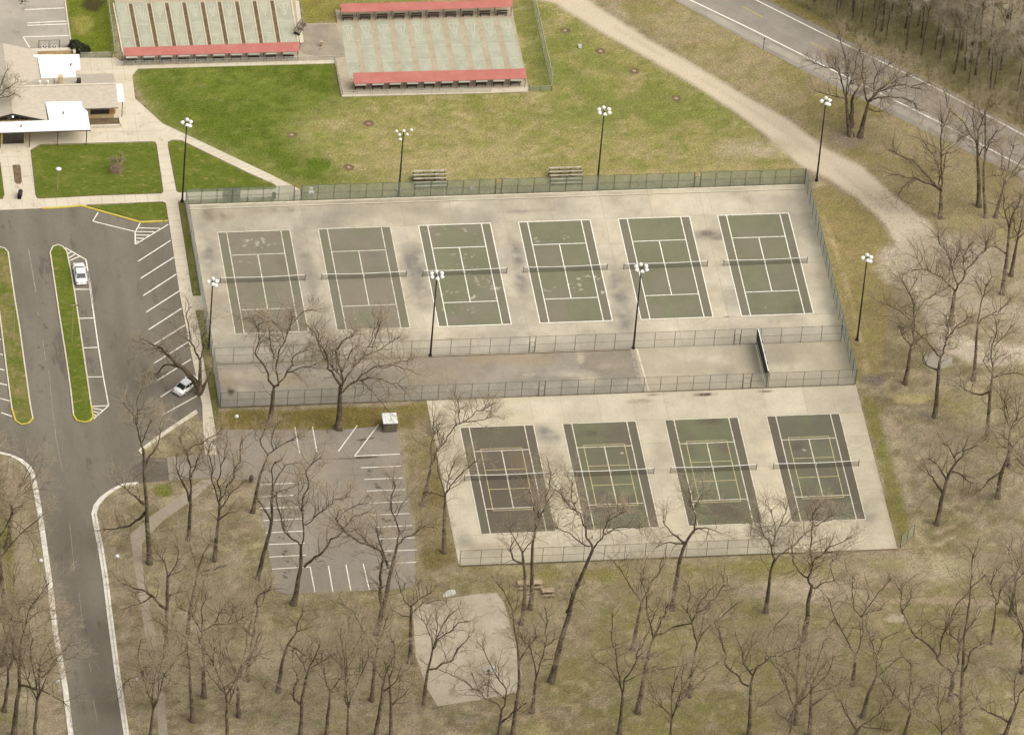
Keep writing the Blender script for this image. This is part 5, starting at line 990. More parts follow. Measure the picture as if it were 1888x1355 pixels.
def proto(seed, H_, r0, fork, nl, label, dens=1.0, spread=1.0, open_=0.45, twm=None):
    """a whole bare tree of height H_, forking at fork*H_"""
    rg = np.random.default_rng(seed); R = thing('bare_tree', label, 'tree', (0, 0, 0), 0, 'bare deciduous trees'); lean = rg.normal(size=2)*.04
    m = 8; z = np.linspace(0, H_*fork, m); P = np.stack([lean[0]*z+rg.normal(size=m)*.06, lean[1]*z+rg.normal(size=m)*.06, z], 1); P[0, :2] = 0
    rad = r0*(1-.5*np.linspace(0, 1, m)); rad[0] *= 1.5; T = Seg(); T.add(P[None], rad[None], 8); T.build('trunk', M['bark'], R); limbs = [(P, rad, False)]; tr = Seg()
    for k in range(nl):
        a = 2*PI*k/nl+rg.uniform(-.4, .4); up_ = rg.uniform(.75, 1.25); i0 = m-1 if k < 3 else rg.integers(m-3, m); L = H_*(1-fork)*rg.uniform(.7, 1.0)*(1 if k < 3 else .7)
        d = np.array([math.cos(a)*open_, math.sin(a)*open_, up_ if k < 3 else up_*.6]); d /= np.linalg.norm(d); q_ = [P[i0]]; n_ = 9
        for j in range(n_-1): d = d+rg.normal(size=3)*.13+np.array([0, 0, .05]); d /= np.linalg.norm(d); q_.append(q_[-1]+d*L/(n_-1))
        q_ = np.array(q_); rr = np.linspace(rad[i0]*.66, .04, n_); tr.add(q_[None], rr[None], 6); limbs.append((q_, rr, True))
        for s_ in range(2):
            i1 = rg.integers(2, 6); dd = nrm(q_[i1+1]-q_[i1]+rg.normal(size=3)*.6*np.linalg.norm(q_[i1+1]-q_[i1])); w_ = [q_[i1]]
            for j in range(6): dd = nrm(dd+rg.normal(size=3)*.15+np.array([0, 0, .04])); w_.append(w_[-1]+dd*L*.075*1.1)
            w_ = np.array(w_); rr2 = np.linspace(rr[i1]*.65, .035, 7); tr.add(w_[None], rr2[None], 5); limbs.append((w_, rr2, True))
    crown(rg, limbs, R, dens, spread, twm, tr); return R
TR = [
('big spreading oak with arching limbs above the square car park', .62, [[(625,790),(626,757),(627.5,724)],[(627,722),(611,687),(593,642),(580,621),(564,597)],[(629,718),(629,692),(622,650),(635,626),(659,610)],[(630,716),(648,677),(667,658),(686,621),(696,594)],[(664,661),(699,645),(723,629)],[(630,722),(646,708),(678,682),(712,672),(739,676),(762,684)],[(714,672),(752,664)],[(640,712),(651,704),(688,696),(725,704),(744,719)],[(664,700),(686,724),(709,748),(716,758)],[(630,700),(604,668),(592,640),(585,610)],[(686,640),(700,600)],[(629,690),(640,655),(660,636)]],1.0,1.0),
('tall forked oak left of the big spreading oak, in front of the first court', .50, [[(496,783),(502,750),(505,714)],[(505,712),(497,700),(476,653),(474,610),(466,584)],[(506,712),(513,666),(525,629),(543,592),(536,573)],[(525,627),(516,608),(504,592),(474,600)],[(507,712),(529,687),(545,655),(568,645)],[(527,688),(556,676),(572,676)],[(543,592),(560,575),(575,572)],[(512,670),(500,640),(498,610)]],1.0,1.0),
('bare tree growing over the pavement and the angle-parked white car', .42, [[(367,727),(369,700),(369,664)],[(368,664),(354,633),(345,595),(344,575)],[(369,662),(374,645),(376,610),(381,590)],[(366,714),(350,693),(332,677),(294,642),(262,625)],[(332,677),(305,672),(285,690)],[(369,722),(384,697)],[(294,642),(270,645)]],.9,.9),
('bare tree between the road junction and the worn path', .42, [[(276,1038),(271,947),(267,885),(264,828)],[(264,828),(252,780),(243,761),(228,743)],[(252,785),(254,740),(262,715)],[(268,945),(240,968),(190,978)],[(265,930),(236,905),(215,890)],[(266,860),(290,820),(296,790)],[(262,815),(276,780)]],.9,1.0),
('forked tree right of the drive to the square car park', .36, [[(348,994),(350,950),(352,899)],[(352,899),(348,860),(343,830),(329,806)],[(344,832),(362,818),(381,813),(404,797)],[(349,925),(336,890),(322,863),(326,842)],[(352,880),(365,850),(372,828)]],.9,1.0),
('many-stemmed tree below the drive, left of the black trash can', .36, [[(395,1033),(401,980),(405,928)],[(404,930),(393,882),(386,837),(390,815)],[(404,925),(403,880),(412,835),(420,812)],[(405,925),(429,882),(441,840),(448,812)],[(402,958),(420,945)],[(405,940),(430,905),(452,885)]],.9,1.0),
('leaning tree beside the black trash can at the square car park', .34, [[(466,944),(474,905),(480,875),(494,838)],[(494,838),(480,817),(488,790)],[(496,836),(518,820),(543,811)],[(502,832),(500,800),(512,780)],[(528,815),(550,805)]],.9,.9),
('slim leaning tree along the left edge of the square car park', .36, [[(476,1066),(490,1005),(501,970),(500,930),(503,895)],[(503,895),(525,858),(556,852)],[(500,925),(512,905),(535,898)],[(501,965),(490,940),(478,925)],[(503,895),(500,870),(508,850)]],.8,.9),
('large forked tree standing at the bottom-left of the square car park', .46, [[(541,1113),(548,1080),(554,1052),(555,1006)],[(555,1006),(528,981),(513,935),(508,905)],[(556,1004),(563,968),(555,940),(570,868),(592,842)],[(561,1045),(575,1025),(591,1013),(631,983),(641,966),(678,943)],[(563,968),(580,952),(596,940),(616,923),(641,915)],[(640,966),(632,945),(660,930)],[(560,955),(548,915),(560,895)]],1.0,1.0),
('tall tree with a wide right fork at the right side of the square car park', .46, [[(694,1168),(709,1110),(719,1058),(733,1003)],[(733,1003),(745,992),(759,986),(791,963)],[(733,1000),(731,976),(723,920),(728,890)],[(716,1046),(703,1018),(658,998),(626,966),(622,950)],[(690,1010),(672,995),(655,975)],[(760,985),(785,970),(800,972)],[(727,960),(740,930),(752,915)],[(704,1116),(703,1060),(704,1010),(690,968)]],1.0,1.0),
('leaning tree between the square car park and the lower courts', .42, [[(779,931),(791,880),(796,853)],[(796,853),(796,805),(800,770)],[(797,852),(811,825),(831,797),(850,780),(892,754),(907,746)],[(848,782),(847,755),(843,738)],[(850,779),(880,775),(905,768)],[(811,826),(806,795)]],1.0,1.0),
('stocky tree at the south-west corner of the lower courts', .38, [[(819,1018),(819,956),(821,913)],[(821,913),(809,873),(806,845)],[(819,915),(800,908),(784,908)],[(821,911),(844,880),(861,860),(880,850)],[(822,908),(830,870),(838,850)]],.9,1.0),
('left of two parallel trunks below the first lower court', .38, [[(961,1149),(968,1095),(966,1046),(963,1020)],[(963,1018),(955,1000),(940,980)],[(964,1018),(974,1005),(984,996)],[(963,1040),(945,1030),(940,1010),(946,995)]],.8,.9),
('right of two parallel trunks below the first lower court', .38, [[(977,1122),(981,1060),(981,1010),(987,974)],[(987,974),(1005,932),(1018,891),(1012,862)],[(986,970),(984,932),(976,905)],[(1006,930),(1022,905)],[(987,975),(995,960),(990,935)]],.8,1.0),
('very tall leaning oak in front of the second lower court', .50, [[(1017,1256),(1028,1210),(1040,1162),(1057,1095),(1078,1050),(1093,1013)],[(1093,1013),(1078,979),(1067,948),(1047,932),(1023,901)],[(1095,1010),(1111,989),(1121,958),(1150,945)],[(1113,986),(1135,975),(1152,971),(1185,972)],[(1088,1006),(1070,1000),(1052,984),(1023,971)],[(1066,948),(1052,915),(1056,890)],[(1046,1128),(1060,1100)]],1.1,1.1),
('slender forked tree right of the basketball pad', .38, [[(981,1313),(985,1280),(988,1252)],[(988,1252),(979,1196),(954,1167)],[(989,1250),(1003,1194),(1010,1158),(1004,1120)],[(1003,1193),(1024,1178)],[(978,1194),(962,1190)]],.9,1.0),
('tall thin tree rising over the right edge of the basketball pad', .34, [[(945,1356),(956,1275),(958,1207),(949,1162)],[(949,1162),(947,1133),(936,1100),(918,1075)],[(957,1220),(975,1190),(990,1170)],[(947,1130),(958,1100)]],.9,1.0),
('crooked tree with long left limbs in front of the basketball pad', .36, [[(920,1356),(923,1325),(925,1309)],[(924,1309),(934,1270),(920,1252),(907,1230),(880,1183)],[(923,1306),(905,1292),(887,1280),(860,1257),(835,1243),(810,1234)],[(926,1330),(940,1317),(954,1309),(970,1295)],[(920,1253),(918,1225)],[(886,1279),(870,1240)],[(930,1285),(900,1262)]],.9,1.0),
('small tree with broom-like upright branches on the left of the basketball pad', .32, [[(781,1300),(787,1241),(797,1200)],[(798,1198),(810,1176),(841,1153),(862,1144)],[(797,1199),(796,1176),(776,1140)],[(798,1198),(805,1180),(818,1145),(838,1126)],[(792,1234),(810,1230),(832,1217),(855,1185),(866,1172)],[(798,1198),(808,1160),(806,1130)]],.9,.9),
('dark forked tree between the square car park and the basketball hoop', .38, [[(757,1221),(757,1170),(758,1118)],[(758,1118),(776,1104),(796,1090)],[(757,1118),(745,1106),(733,1072)],[(755,1136),(740,1134),(720,1122)],[(759,1130),(780,1112),(805,1106),(822,1108)],[(775,1104),(770,1080)]],.9,1.0),
('forked tree just right of the very tall leaning oak, on the grass', .38, [[(1167,1197),(1173,1160),(1179,1126),(1184,1107)],[(1182,1108),(1165,1086),(1147,1057),(1131,1034)],[(1185,1107),(1205,1068),(1226,1039)],[(1184,1108),(1180,1080),(1188,1055)]],.9,1.0),
('tree with a long right-reaching fork in the middle of the southern grass', .42, [[(1176,1313),(1189,1236),(1199,1191),(1205,1173)],[(1204,1173),(1189,1097),(1183,1070)],[(1206,1173),(1218,1167),(1257,1152),(1283,1133),(1325,1100),(1341,1066)],[(1207,1170),(1220,1141),(1231,1115)],[(1282,1133),(1290,1110),(1310,1085)],[(1200,1150),(1212,1120)]],1.0,1.1),
('leaning trunk crossing the fence in front of the third lower court', .42, [[(1239,1123),(1246,1084),(1254,1031),(1264,999),(1282,975)],[(1281,976),(1277,938),(1270,905)],[(1283,975),(1300,972),(1319,978)],[(1262,1000),(1240,985),(1222,960)],[(1262,1002),(1230,1000),(1208,1010)],[(1278,940),(1292,915)]],.9,1.1),
('straight tree with an upright fork south of the third lower court', .36, [[(1270,1283),(1278,1230),(1286,1183)],[(1285,1183),(1270,1131),(1270,1078)],[(1287,1183),(1294,1170),(1322,1144),(1354,1115)],[(1270,1130),(1288,1100)],[(1290,1178),(1296,1140)]],.9,1.0),
('wide-crowned tree at the fence below the gap of the last two lower courts', .38, [[(1412,1128),(1420,1060),(1425,1040)],[(1424,1040),(1425,1007),(1409,988),(1385,973)],[(1425,1006),(1430,980),(1422,938)],[(1426,1038),(1436,1023),(1457,1010),(1488,981)],[(1430,982),(1445,955),(1450,935)],[(1410,990),(1398,955)]],1.1,1.1),
('thick tree with a stubby right limb in front of the last lower court', .50, [[(1482,1181),(1487,1145),(1490,1112),(1497,1079)],[(1496,1079),(1497,1050),(1494,997),(1495,975),(1505,938)],[(1497,1082),(1503,1084),(1519,1073),(1540,1070)],[(1493,1078),(1467,1039),(1459,1013)],[(1498,1045),(1504,1031),(1531,1005),(1568,989)],[(1538,1070),(1530,1040),(1545,1020)],[(1495,975),(1518,960),(1535,950)]],1.1,1.1),
('tree with a crooked left limb near the bottom centre-right edge', .38, [[(1381,1356),(1383,1300),(1384,1262),(1388,1244)],[(1384,1266),(1377,1262),(1349,1241),(1336,1204),(1323,1157)],[(1387,1244),(1372,1222),(1365,1190)],[(1389,1243),(1401,1222),(1422,1210),(1475,1191)],[(1410,1215),(1412,1204),(1417,1170),(1438,1144)],[(1372,1222),(1385,1190)]],1.0,1.1),
('slim twin-stemmed tree right of the crooked-limbed one at the bottom', .32, [[(1467,1334),(1469,1296),(1469,1249),(1472,1215)],[(1472,1215),(1477,1180),(1470,1150)],[(1468,1300),(1475,1296),(1490,1259),(1500,1240)],[(1469,1255),(1450,1235),(1432,1223)]],.9,1.0),
('tree with two long horizontal right limbs near the bottom centre', .36, [[(1142,1352),(1146,1310),(1148,1275)],[(1147,1274),(1139,1228),(1131,1183),(1129,1131)],[(1149,1274),(1152,1254),(1176,1207),(1197,1165)],[(1152,1256),(1184,1241),(1226,1230),(1267,1225)],[(1146,1270),(1128,1235),(1108,1222)]],.9,1.0),
('forked tree with wide arms below the south-east corner of the lower courts', .38, [[(1572,1262),(1575,1235),(1577,1210)],[(1576,1210),(1559,1178),(1540,1136),(1525,1100)],[(1578,1210),(1585,1183),(1593,1157),(1588,1136)],[(1588,1136),(1606,1110),(1642,1068)],[(1586,1136),(1574,1123),(1572,1063)],[(1590,1134),(1608,1126),(1626,1122)],[(1541,1138),(1530,1150)]],.9,1.1),
('dark leaning tree with a bent right branch at the lower right', .36, [[(1590,1322),(1602,1275),(1616,1246)],[(1616,1246),(1616,1209),(1605,1180),(1598,1160)],[(1617,1246),(1645,1222),(1663,1209),(1680,1225)],[(1617,1208),(1630,1173),(1655,1165)],[(1680,1225),(1680,1260)]],.9,1.0),
('thick-trunked tree with long forks at the lower right', .55, [[(1752,1291),(1756,1262),(1757,1241)],[(1755,1240),(1724,1207),(1690,1167),(1663,1131),(1661,1076)],[(1758,1240),(1766,1222),(1771,1183),(1745,1167)],[(1730,1210),(1734,1178),(1750,1139),(1766,1115),(1789,1086),(1797,1016)],[(1770,1184),(1783,1160)],[(1663,1131),(1680,1095)],[(1789,1086),(1815,1060)]],1.0,1.1),
('thin twin-forked tree near the right edge, below the dirt patch', .26, [[(1828,1186),(1833,1150),(1836,1115)],[(1835,1115),(1826,1076),(1836,1045)],[(1837,1115),(1844,1086),(1863,1065)],[(1826,1078),(1838,1050)]],.8,.9),
('dark straight tree at the right edge beside the pale dirt line', .36, [[(1863,1133),(1868,1100),(1873,1073)],[(1873,1073),(1880,1035),(1888,1000)],[(1873,1075),(1866,1040),(1860,1010)],[(1873,1072),(1890,1050)]],.9,1.0),
('tall thin trunk running off the bottom edge at the lower right', .36, [[(1773,1356),(1773,1300),(1774,1249),(1779,1162),(1787,1112)],[(1775,1240),(1790,1200),(1815,1185)],[(1779,1165),(1800,1140)],[(1774,1290),(1755,1270),(1730,1262)],[(1787,1112),(1790,1080)]],.9,1.0),
('low-forked tree at the bottom edge, right of centre-right', .34, [[(1669,1356),(1674,1330),(1679,1312)],[(1678,1312),(1660,1290),(1642,1272),(1625,1250)],[(1680,1312),(1690,1283),(1710,1265),(1735,1258)],[(1680,1310),(1675,1280),(1680,1255)]],.9,1.0),
('crooked low limb tree at the bottom edge under the dark leaning tree', .34, [[(1575,1358),(1582,1345),(1587,1338)],[(1586,1338),(1616,1320),(1645,1288),(1650,1270)],[(1588,1337),(1620,1342),(1650,1348)],[(1580,1345),(1555,1310),(1550,1290)]],.8,1.0),
('tree rising from the bottom edge left of the crooked low limb tree', .34, [[(1493,1356),(1495,1300),(1496,1262)],[(1496,1262),(1510,1235),(1530,1215)],[(1495,1262),(1485,1235),(1490,1205)],[(1496,1300),(1520,1282),(1545,1270)]],1.0,1.0),
('leaning tree running off the bottom right corner', .38, [[(1852,1358),(1862,1330),(1873,1301)],[(1873,1301),(1885,1270),(1905,1245)],[(1872,1302),(1868,1265),(1875,1240)],[(1862,1332),(1835,1318),(1805,1300),(1790,1275)]],1.0,1.1),
('lone dark-limbed tree right of the practice strip, with a big pale trunk', .42, [[(1724,769),(1729,712),(1731,676),(1734,657)],[(1733,657),(1711,629),(1690,612),(1668,601)],[(1735,657),(1745,626),(1773,592),(1790,585)],[(1728,682),(1712,676),(1702,669)],[(1745,627),(1750,600),(1742,580)],[(1760,606),(1780,600)]],1.0,1.0),
('tall tree near the right edge below the second gravel track', .38, [[(1821,810),(1825,724),(1829,697)],[(1829,697),(1832,629),(1836,592)],[(1829,698),(1850,690),(1876,688)],[(1826,723),(1808,727),(1792,724),(1770,712)],[(1832,640),(1855,615),(1866,600)],[(1829,690),(1812,665)]],1.0,1.0),
('leaning dark tree east of the lower courts', .40, [[(1728,966),(1738,910),(1750,870),(1764,851)],[(1762,852),(1752,828),(1742,818)],[(1752,868),(1772,875),(1790,890)],[(1745,885),(1730,860),(1712,845)],[(1738,908),(1718,880),(1705,862)],[(1765,850),(1780,830),(1800,822)]],1.1,1.2),
('tall bent tree at the right edge with a drooping top', .40, [[(1840,917),(1845,875),(1855,848),(1867,824)],[(1866,824),(1858,810),(1845,800)],[(1867,824),(1880,808)],[(1850,870),(1830,880),(1806,905)],[(1866,826),(1850,825),(1838,812)]],.9,1.0),
('gnarled tree left of the grey concrete pad east of the courts', .40, [[(1669,707),(1675,670),(1680,638)],[(1680,638),(1681,582),(1677,535),(1658,511)],[(1681,600),(1690,575),(1705,554),(1745,532)],[(1680,640),(1664,620),(1650,590)],[(1677,537),(1690,515)],[(1680,640),(1700,620),(1716,615)],[(1679,590),(1655,570),(1630,560)]],1.2,1.0),
('large branching oak standing on the bare earth beside the gravel track', .46, [[(1752,598),(1757,565),(1761,536)],[(1760,536),(1742,517),(1720,503),(1699,495),(1680,500)],[(1762,536),(1758,483),(1733,451),(1728,430)],[(1763,535),(1786,495),(1814,461),(1822,440)],[(1742,517),(1752,500)],[(1780,505),(1775,470),(1790,450)],[(1758,485),(1770,460)],[(1700,496),(1690,475)]],1.3,1.1),
('slim tree with a bent right branch near the second gravel track', .34, [[(1795,701),(1799,650),(1803,598)],[(1803,598),(1811,545),(1829,511)],[(1804,597),(1808,588),(1829,582),(1843,570),(1861,554)],[(1811,545),(1800,520)],[(1829,582),(1850,578)]],.9,.9),
('left of two straight trees at the upper right edge', .38, [[(1848,542),(1857,473),(1861,420)],[(1860,420),(1852,380),(1848,350)],[(1861,420),(1870,385),(1882,362)],[(1858,470),(1835,455),(1815,450)],[(1862,440),(1880,430),(1892,415)]],1.0,1.0),
('right of two straight trees at the upper right edge', .38, [[(1864,508),(1870,475),(1876,442)],[(1876,442),(1884,400),(1886,360)],[(1876,443),(1866,410),(1868,380)],[(1877,440),(1895,425)]],.9,1.0),
('tall twin-trunked tree beside the highway at the right', .42, [[(1805,380),(1805,330),(1802,271)],[(1801,272),(1785,240),(1751,200),(1740,170)],[(1802,270),(1804,234),(1820,205),(1835,190)],[(1803,290),(1822,262),(1840,240)],[(1802,268),(1792,220),(1795,190)]],1.1,1.0),
('thin straight trunk just right of the tall twin-trunked tree', .26, [[(1817,401),(1814,340),(1816,270),(1816,209)],[(1816,209),(1824,185)],[(1816,230),(1805,205)],[(1815,285),(1828,262)]],.9,.9),
('broad tree with low sweeping left limbs above the gravel track bend', .46, [[(1734,401),(1735,375),(1735,351)],[(1734,352),(1715,338),(1684,330),(1660,322),(1642,321)],[(1734,348),(1726,342),(1705,318),(1684,300),(1660,287),(1638,275)],[(1735,350),(1737,292),(1735,209)],[(1735,345),(1724,292),(1711,275),(1701,259)],[(1737,330),(1745,284),(1760,265),(1776,250)],[(1684,330),(1665,345),(1655,360)],[(1736,240),(1748,215)]],1.1,1.0),
('left of the twin oaks beside the highway', .40, [[(1567,250),(1563,215),(1560,180)],[(1560,180),(1556,160),(1549,134),(1517,121),(1500,117)],[(1560,178),(1563,125),(1551,88),(1545,70)],[(1561,176),(1572,145),(1577,120),(1585,95)],[(1559,184),(1535,176),(1509,171)],[(1549,135),(1535,110)],[(1568,235),(1574,175),(1588,154)]],1.4,.9),
('right of the twin oaks beside the highway, with long arching right limbs', .46, [[(1586,252),(1594,215),(1601,188)],[(1600,188),(1594,167),(1588,138),(1592,110)],[(1602,186),(1612,175),(1626,163),(1652,150),(1676,138)],[(1603,186),(1621,167),(1655,158),(1697,163)],[(1602,188),(1634,178),(1672,184),(1690,200)],[(1602,185),(1609,175),(1617,134),(1642,117)],[(1598,200),(1612,206),(1622,206)],[(1626,162),(1645,148),(1660,130)],[(1618,134),(1610,110)],[(1680,161),(1715,152)]],1.4,.9),
('forked tree at the right edge beside the highway shoulder', .36, [[(1835,401),(1843,370),(1851,342)],[(1851,342),(1865,320),(1888,290)],[(1850,343),(1845,310),(1848,285)],[(1852,340),(1862,300),(1868,270)]],1.1,1.0),
('dark-trunked tree with a left limb over the worn path, lower left', .42, [[(305,1206),(308,1145),(310,1098),(309,1062)],[(309,1062),(305,1040),(290,1020)],[(306,1122),(281,1098),(257,1087),(225,1075)],[(309,1070),(322,1040),(330,1015)],[(281,1098),(262,1112),(240,1118)],[(309,1100),(325,1092),(345,1090)]],1.1,1.1),
('leaning stem right of the dark-trunked lower-left tree', .32, [[(347,1167),(353,1110),(362,1062),(376,1018)],[(376,1018),(388,1000)],[(362,1062),(375,1052),(398,1050)],[(364,1050),(355,1020)]],1.0,1.0),
('pale-trunked tree with a right reaching limb, lower left woods', .38, [[(376,1284),(374,1205),(372,1164)],[(371,1164),(353,1129),(330,1120)],[(373,1163),(393,1150),(436,1148),(450,1135)],[(420,1148),(432,1118)],[(372,1160),(372,1120),(380,1095)],[(395,1150),(410,1120)]],1.1,1.1),
('dark tree with a limb reaching over the white globe lamp near the bottom left', .36, [[(355,1329),(352,1280),(350,1231)],[(350,1231),(346,1193),(338,1172)],[(349,1232),(343,1228),(300,1219),(262,1240),(228,1262)],[(347,1195),(330,1180),(300,1175)],[(350,1215),(365,1208),(380,1206)],[(344,1190),(320,1165),(280,1140)]],1.1,1.1),
('thick pale trunk in the bottom left corner', .46, [[(26,1356),(29,1319),(33,1290),(36,1264),(35,1229)],[(35,1229),(30,1215),(24,1208)],[(37,1262),(60,1268),(85,1275),(122,1300)],[(36,1229),(48,1200),(50,1172),(95,1140)],[(34,1235),(38,1180),(55,1120),(90,1075)]],1.3,1.1),
('dark leaning trunk at the left edge, beside the road verge', .40, [[(2,1226),(8,1200),(14,1174)],[(14,1174),(20,1140),(45,1110),(60,1080)],[(14,1175),(5,1150),(-5,1130)],[(16,1165),(45,1140),(95,1120)],[(15,1172),(24,1100),(25,1060)]],1.3,1.1),
('straight tree with a forked top between the worn path and the car park woods', .36, [[(456,1254),(463,1190),(472,1147),(475,1118)],[(475,1118),(472,1105),(480,1092),(497,1088)],[(475,1118),(482,1118),(488,1095)],[(464,1170),(440,1150),(420,1110)]],1.0,1.0),
('leaning tree without low branches, below the square car park', .34, [[(513,1274),(520,1222),(531,1186),(547,1165)],[(546,1165),(550,1145),(560,1125)],[(531,1188),(548,1196),(570,1215)],[(547,1164),(562,1160)]],1.0,1.0),
('crooked tree at the bottom edge below the square car park', .34, [[(554,1356),(556,1288),(563,1258),(570,1230)],[(570,1230),(581,1209),(590,1190)],[(570,1232),(590,1222),(602,1214)],[(556,1300),(542,1290),(540,1265),(548,1250)],[(566,1240),(555,1215),(538,1200)]],1.0,1.0),
('wide-forked short tree near the bottom edge below the square car park', .34, [[(602,1356),(606,1310),(609,1272)],[(608,1272),(599,1249),(597,1228),(590,1215)],[(610,1272),(622,1257),(630,1244),(660,1243)],[(609,1276),(620,1274),(640,1270)],[(630,1243),(630,1215),(622,1195)]],1.0,1.0),
('thin forked tree under the right corner of the square car park', .34, [[(685,1291),(690,1236),(696,1194)],[(695,1194),(672,1165),(651,1131),(628,1112)],[(696,1193),(705,1165),(712,1140)],[(692,1230),(676,1210)],[(694,1200),(715,1170)]],1.0,1.0),
('dark trunk at the bottom edge left of the basketball pad', .36, [[(693,1356),(700,1310),(705,1275),(709,1254)],[(708,1254),(700,1244),(694,1235)],[(709,1254),(716,1225),(728,1205),(726,1180)],[(706,1275),(725,1262),(740,1245)]],1.0,1.0),
('slim straight tree at the bottom edge beside the basketball pad', .30, [[(721,1356),(720,1300),(718,1249)],[(718,1249),(726,1230),(729,1200)],[(718,1250),(708,1220)],[(720,1300),(745,1280),(760,1262)]],1.0,1.0),
]
for lb, r0, paths, dn, sp in TR: traced(lb, r0, paths, dn, sp*1.22)
# ---------------------------------------------------------------- filler trees, copies of a few whole trees
PR = [proto(100, 24, .34, .45, 4, 'x', .6, 1.2), proto(101, 20, .30, .40, 4, 'x', .6, 1.2), proto(102, 27, .36, .50, 4, 'x', .6, 1.2), proto(103, 17, .24, .38, 4, 'x', .6, 1.1)]
FILL = [(1885, 1240, 1, 'slender tree at the right edge above the bottom right corner'),
 (1860, 860, 1, 'slender tree at the right edge behind the tall bent tree'),
 (8, 1310, 1, 'slender tree in the very bottom left corner'),
 (60, 1405, 0, 'tree below the bottom left corner whose top shows left of the road'),
 (8, 1130, 2, 'tree at the left edge with its crown over the upper left verge'),
 (12, 1010, 1, 'tree at the left edge opposite the road junction'),
 (270, 1420, 0, 'crown rising from below the photo right of the road'),
 (420, 1400, 2, 'crown rising from below the photo at the lower left woods'),
 (640, 1400, 0, 'crown rising from below the photo under the wide-forked short tree'),
 (1230, 1420, 0, 'crown rising from below the photo at the bottom centre-right'),
 (1440, 1430, 2, 'crown rising from below the photo under the slim twin-stemmed tree'),
 (1720, 1420, 1, 'crown rising from below the photo under the thick-trunked lower-right tree'),
 (1900, 1250, 0, 'tree past the right edge whose branches reach in at the lower right'),
 (1905, 960, 1, 'tree past the right edge beside the tall bent tree'),
 (1900, 330, 3, 'tree past the right edge on the highway shoulder'),
 (440, 1320, 1, 'slender tree between the lower left woods and the bottom edge')]
used = set()
for i, (px, py, k, lb) in enumerate(FILL):
    if k is None: continue
    p = at(px, py); sc = random.uniform(.88, 1.08)
    if k not in used: o = PR[k]; used.add(k); o.location = p; o.rotation_euler = (0, 0, random.uniform(0, 6)); o.scale = (sc,)*3; o['label'] = lb
    else: dup(PR[k], p, lb, random.uniform(0, 6), sc)
# tree leaning over the roof from beyond the left edge, sapling on the front lawn
traced('bare tree whose branches spread over the building roof at the left edge', .28, [[(-12, 235), (-8, 205), (-4, 180)], [(-4, 180), (10, 165), (30, 152)], [(-4, 182), (15, 178), (28, 172)], [(-5, 178), (2, 150), (12, 132)]], 1.1, .7)
c = at(215, 318); sheet('mulch_ring', [(c_[0], c_[1]) for c_ in [(215+13*math.cos(k*PI/8)*random.uniform(.8, 1.1), 312+12*math.sin(k*PI/8)*random.uniform(.8, 1.1)) for k in range(16)]], .125, M['mulch'])
R = proto(200, 3.2, .03, .25, 4, 'small bare sapling in a brown mulch ring on the front lawn', .7, .22, .25); R.location = at(216, 319)
# woods beyond the highway
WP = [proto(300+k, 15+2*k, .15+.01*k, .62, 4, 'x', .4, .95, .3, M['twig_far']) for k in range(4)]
rg = np.random.default_rng(5); cnt = 0; usedw = set(); tries = 0; pos = []
while cnt < 130 and tries < 6000:
    tries += 1; px = rg.uniform(1440, 2010); lo = 6+(px-1480)*.53; py = lo-rg.uniform(0, 1)**.8*min(260, 60+(px-1430)*.55)
    if py < -60 or px < 1440: continue
    p = at(px, py)
    if any((p[0]-a)**2+(p[1]-b_)**2 < 3.2 for a, b_ in pos): continue
    pos.append((p[0], p[1])); k = int(rg.integers(0, 4)); sc = rg.uniform(.55, 1.0); lb = 'one of the thin grey bare trees crowded in the woods beyond the highway'; g = 'thin trees of the woods beyond the highway'
    if k not in usedw: usedw.add(k); o = WP[k]; o.location = p; o.rotation_euler = (0, 0, rg.uniform(0, 6)); o.scale = (sc,)*3; o['label'] = lb; o['group'] = g
    else: dup(WP[k], p, lb, float(rg.uniform(0, 6)), float(sc), g)
    cnt += 1
# undergrowth of the woods: nobody could count it
U = Seg(); n = 3400; px = rg.uniform(1430, 2010, n); edge = 14+(px-1480)*.54; py = edge-rg.random(n)**1.3*150; ok = py > -80; px, py = px[ok], py[ok]
B0 = np.array([at(a, b_) for a, b_ in zip(px, py)]); n = len(B0); d = nrm(rg.normal(size=(n, 3))*[.55, .55, .2]+[0, 0, 1]); L = (.7+1.9*rg.random(n))[:, None]
P0 = np.stack([B0, B0+d*L*.5, B0+nrm(d+rg.normal(size=(n, 3))*.3)*L], 1); R0_ = np.tile([[.03, .022, .012]], (n, 1)); U.add(P0, R0_, 3)
Pq, Rq = spawn(rg, P0, R0_, 6, (.4, 1.1), (25, 65), .1, m=3, t0=.2, wig=.3, rmax=.016, rend=.01); U.add(Pq, Rq, 3)
o = U.build('undergrowth', M['undergrowth'] if 'undergrowth' in M else M['bark_dark'], None); struct(o, 'stuff'); o['label'] = 'tangled brown undergrowth along the edge of the woods beyond the highway'; o['category'] = 'undergrowth'
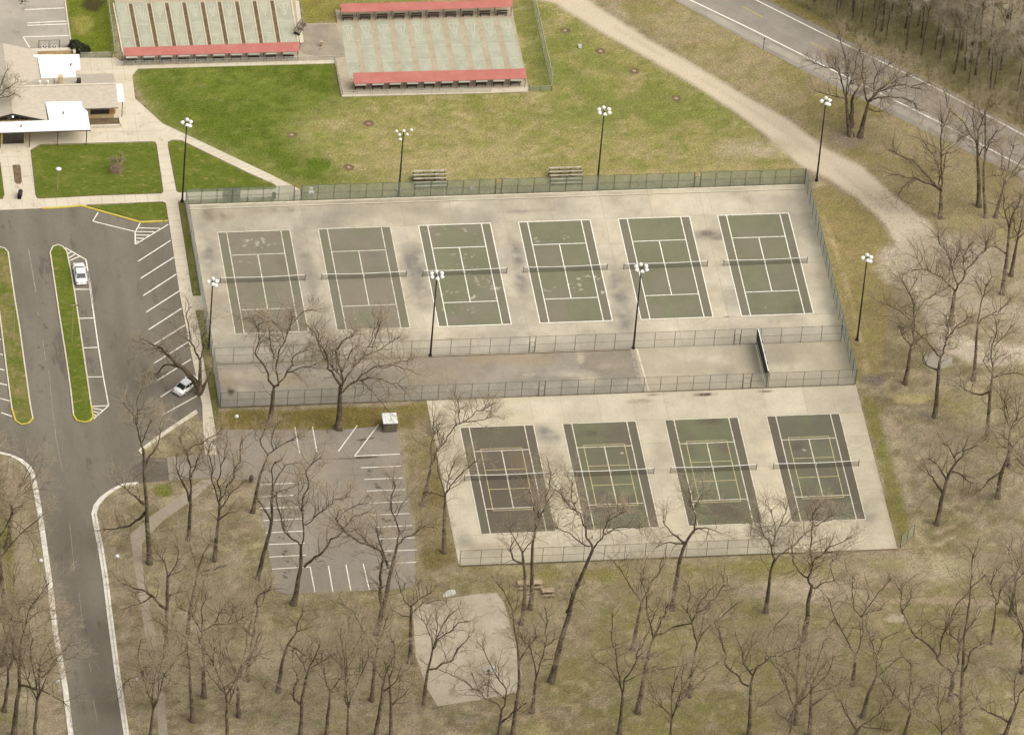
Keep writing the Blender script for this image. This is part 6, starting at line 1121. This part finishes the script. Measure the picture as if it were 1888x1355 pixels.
# fallen branches and litter
b = MB()
for i, (px, py, ln, a) in enumerate([(1500, 1060, 3.2, .6), (1700, 640, 1.4, .8), (560, 1090, 2, .5), (490, 1095, 2.2, .3), (500, 1115, 1.6, .1), (1765, 1110, 1.6, .7), (1560, 235, .9, 0), (1875, 1330, 1.6, .5), (1590, 1360, 1, .2)]):
    c = at(px, py); q_ = thing('fallen_branch', 'pale fallen branch %s' % ['near the lower courts fence right of centre', 'left of the grey concrete pad', 'at the bottom edge of the square car park', 'left below the square car park', 'on the litter below the left corner of the car park', 'below the pale dirt patch at the right', 'between the twin oaks', 'in the bottom right corner', 'at the bottom edge'][i], 'branch', (c[0], c[1], .05), a)
    MB().tube([(-ln/2, 0, 0), (0, .1, .06), (ln/2, -.05, .02)], [.05, .045, .02], 5).build('stem', M['stick'], q_, False); MB().tube([(0, .1, .06), (ln*.25, .5, .1)], [.03, .012], 4).build('side_branch', M['stick'], q_, False)
c = at(1573, 251); r = thing('cut_log', 'pale cut log ends lying between the twin oaks beside the highway', 'log', (c[0], c[1], 0))
for x in (-.3, .3): MB().tube([(x, -.3, .2), (x+.05, .4, .2)], .2, 10).build('log', M['stump'], r, False)
# leaf and twig litter over the woodland floor
n = 110000; lx = rg.uniform(-44, 108, n); ly = rg.uniform(-122, 5, n)
q_ = np.stack([lx-CX, ly-CY, np.full(n, -CZ)], 1); dp = q_@_f; ppx = 944+FPX*(q_@_R)/dp; ppy = 677.5-FPX*(q_@_U)/dp
keep = ~((lx > -5.5) & (lx < 91.6) & (ly > -41)) & ~((lx > 26) & (lx < 91.6) & (ly > -78))
keep &= ~((ppx < 400) & (ppy < 900)) & ~((ppx > 60) & (ppx < 245) & (ppy > 840)) & ~((ppx > 380) & (ppx < 770) & (ppy > 780) & (ppy < 1096)) & ~((ppx > 750) & (ppx < 970) & (ppy > 1090) & (ppy < 1305))
keep &= vnoise(lx, ly, 6, 55) > .40
lx, ly = lx[keep], ly[keep]; n = len(lx); an = rg.random(n)*6.28; s = .04+.10*rg.random(n)**2; hh = .012+.03*rg.random(n)
dx, dy = np.cos(an)*s, np.sin(an)*s; V = np.stack([np.stack([lx-dx, ly-dy, hh], 1), np.stack([lx+dy*.6, ly-dx*.6, hh+.02], 1), np.stack([lx+dx, ly+dy, hh], 1), np.stack([lx-dy*.6, ly+dx*.6, hh+.03], 1)], 1).reshape(-1, 3)
me = bpy.data.meshes.new('leaf_litter'); fill_mesh(me, V, np.arange(4*n).reshape(-1, 4)); me.materials.append(mat('dry_leaves', A(150, 130, 96), A(196, 178, 138), A(118, 102, 76), scale=1.1, finec=.2, rough=1)); o = bpy.data.objects.new('leaf_litter', me); COL.objects.link(o); struct(o, 'stuff'); o['label'] = 'dry leaves and twigs scattered over the woodland floor'; o['category'] = 'leaf litter'
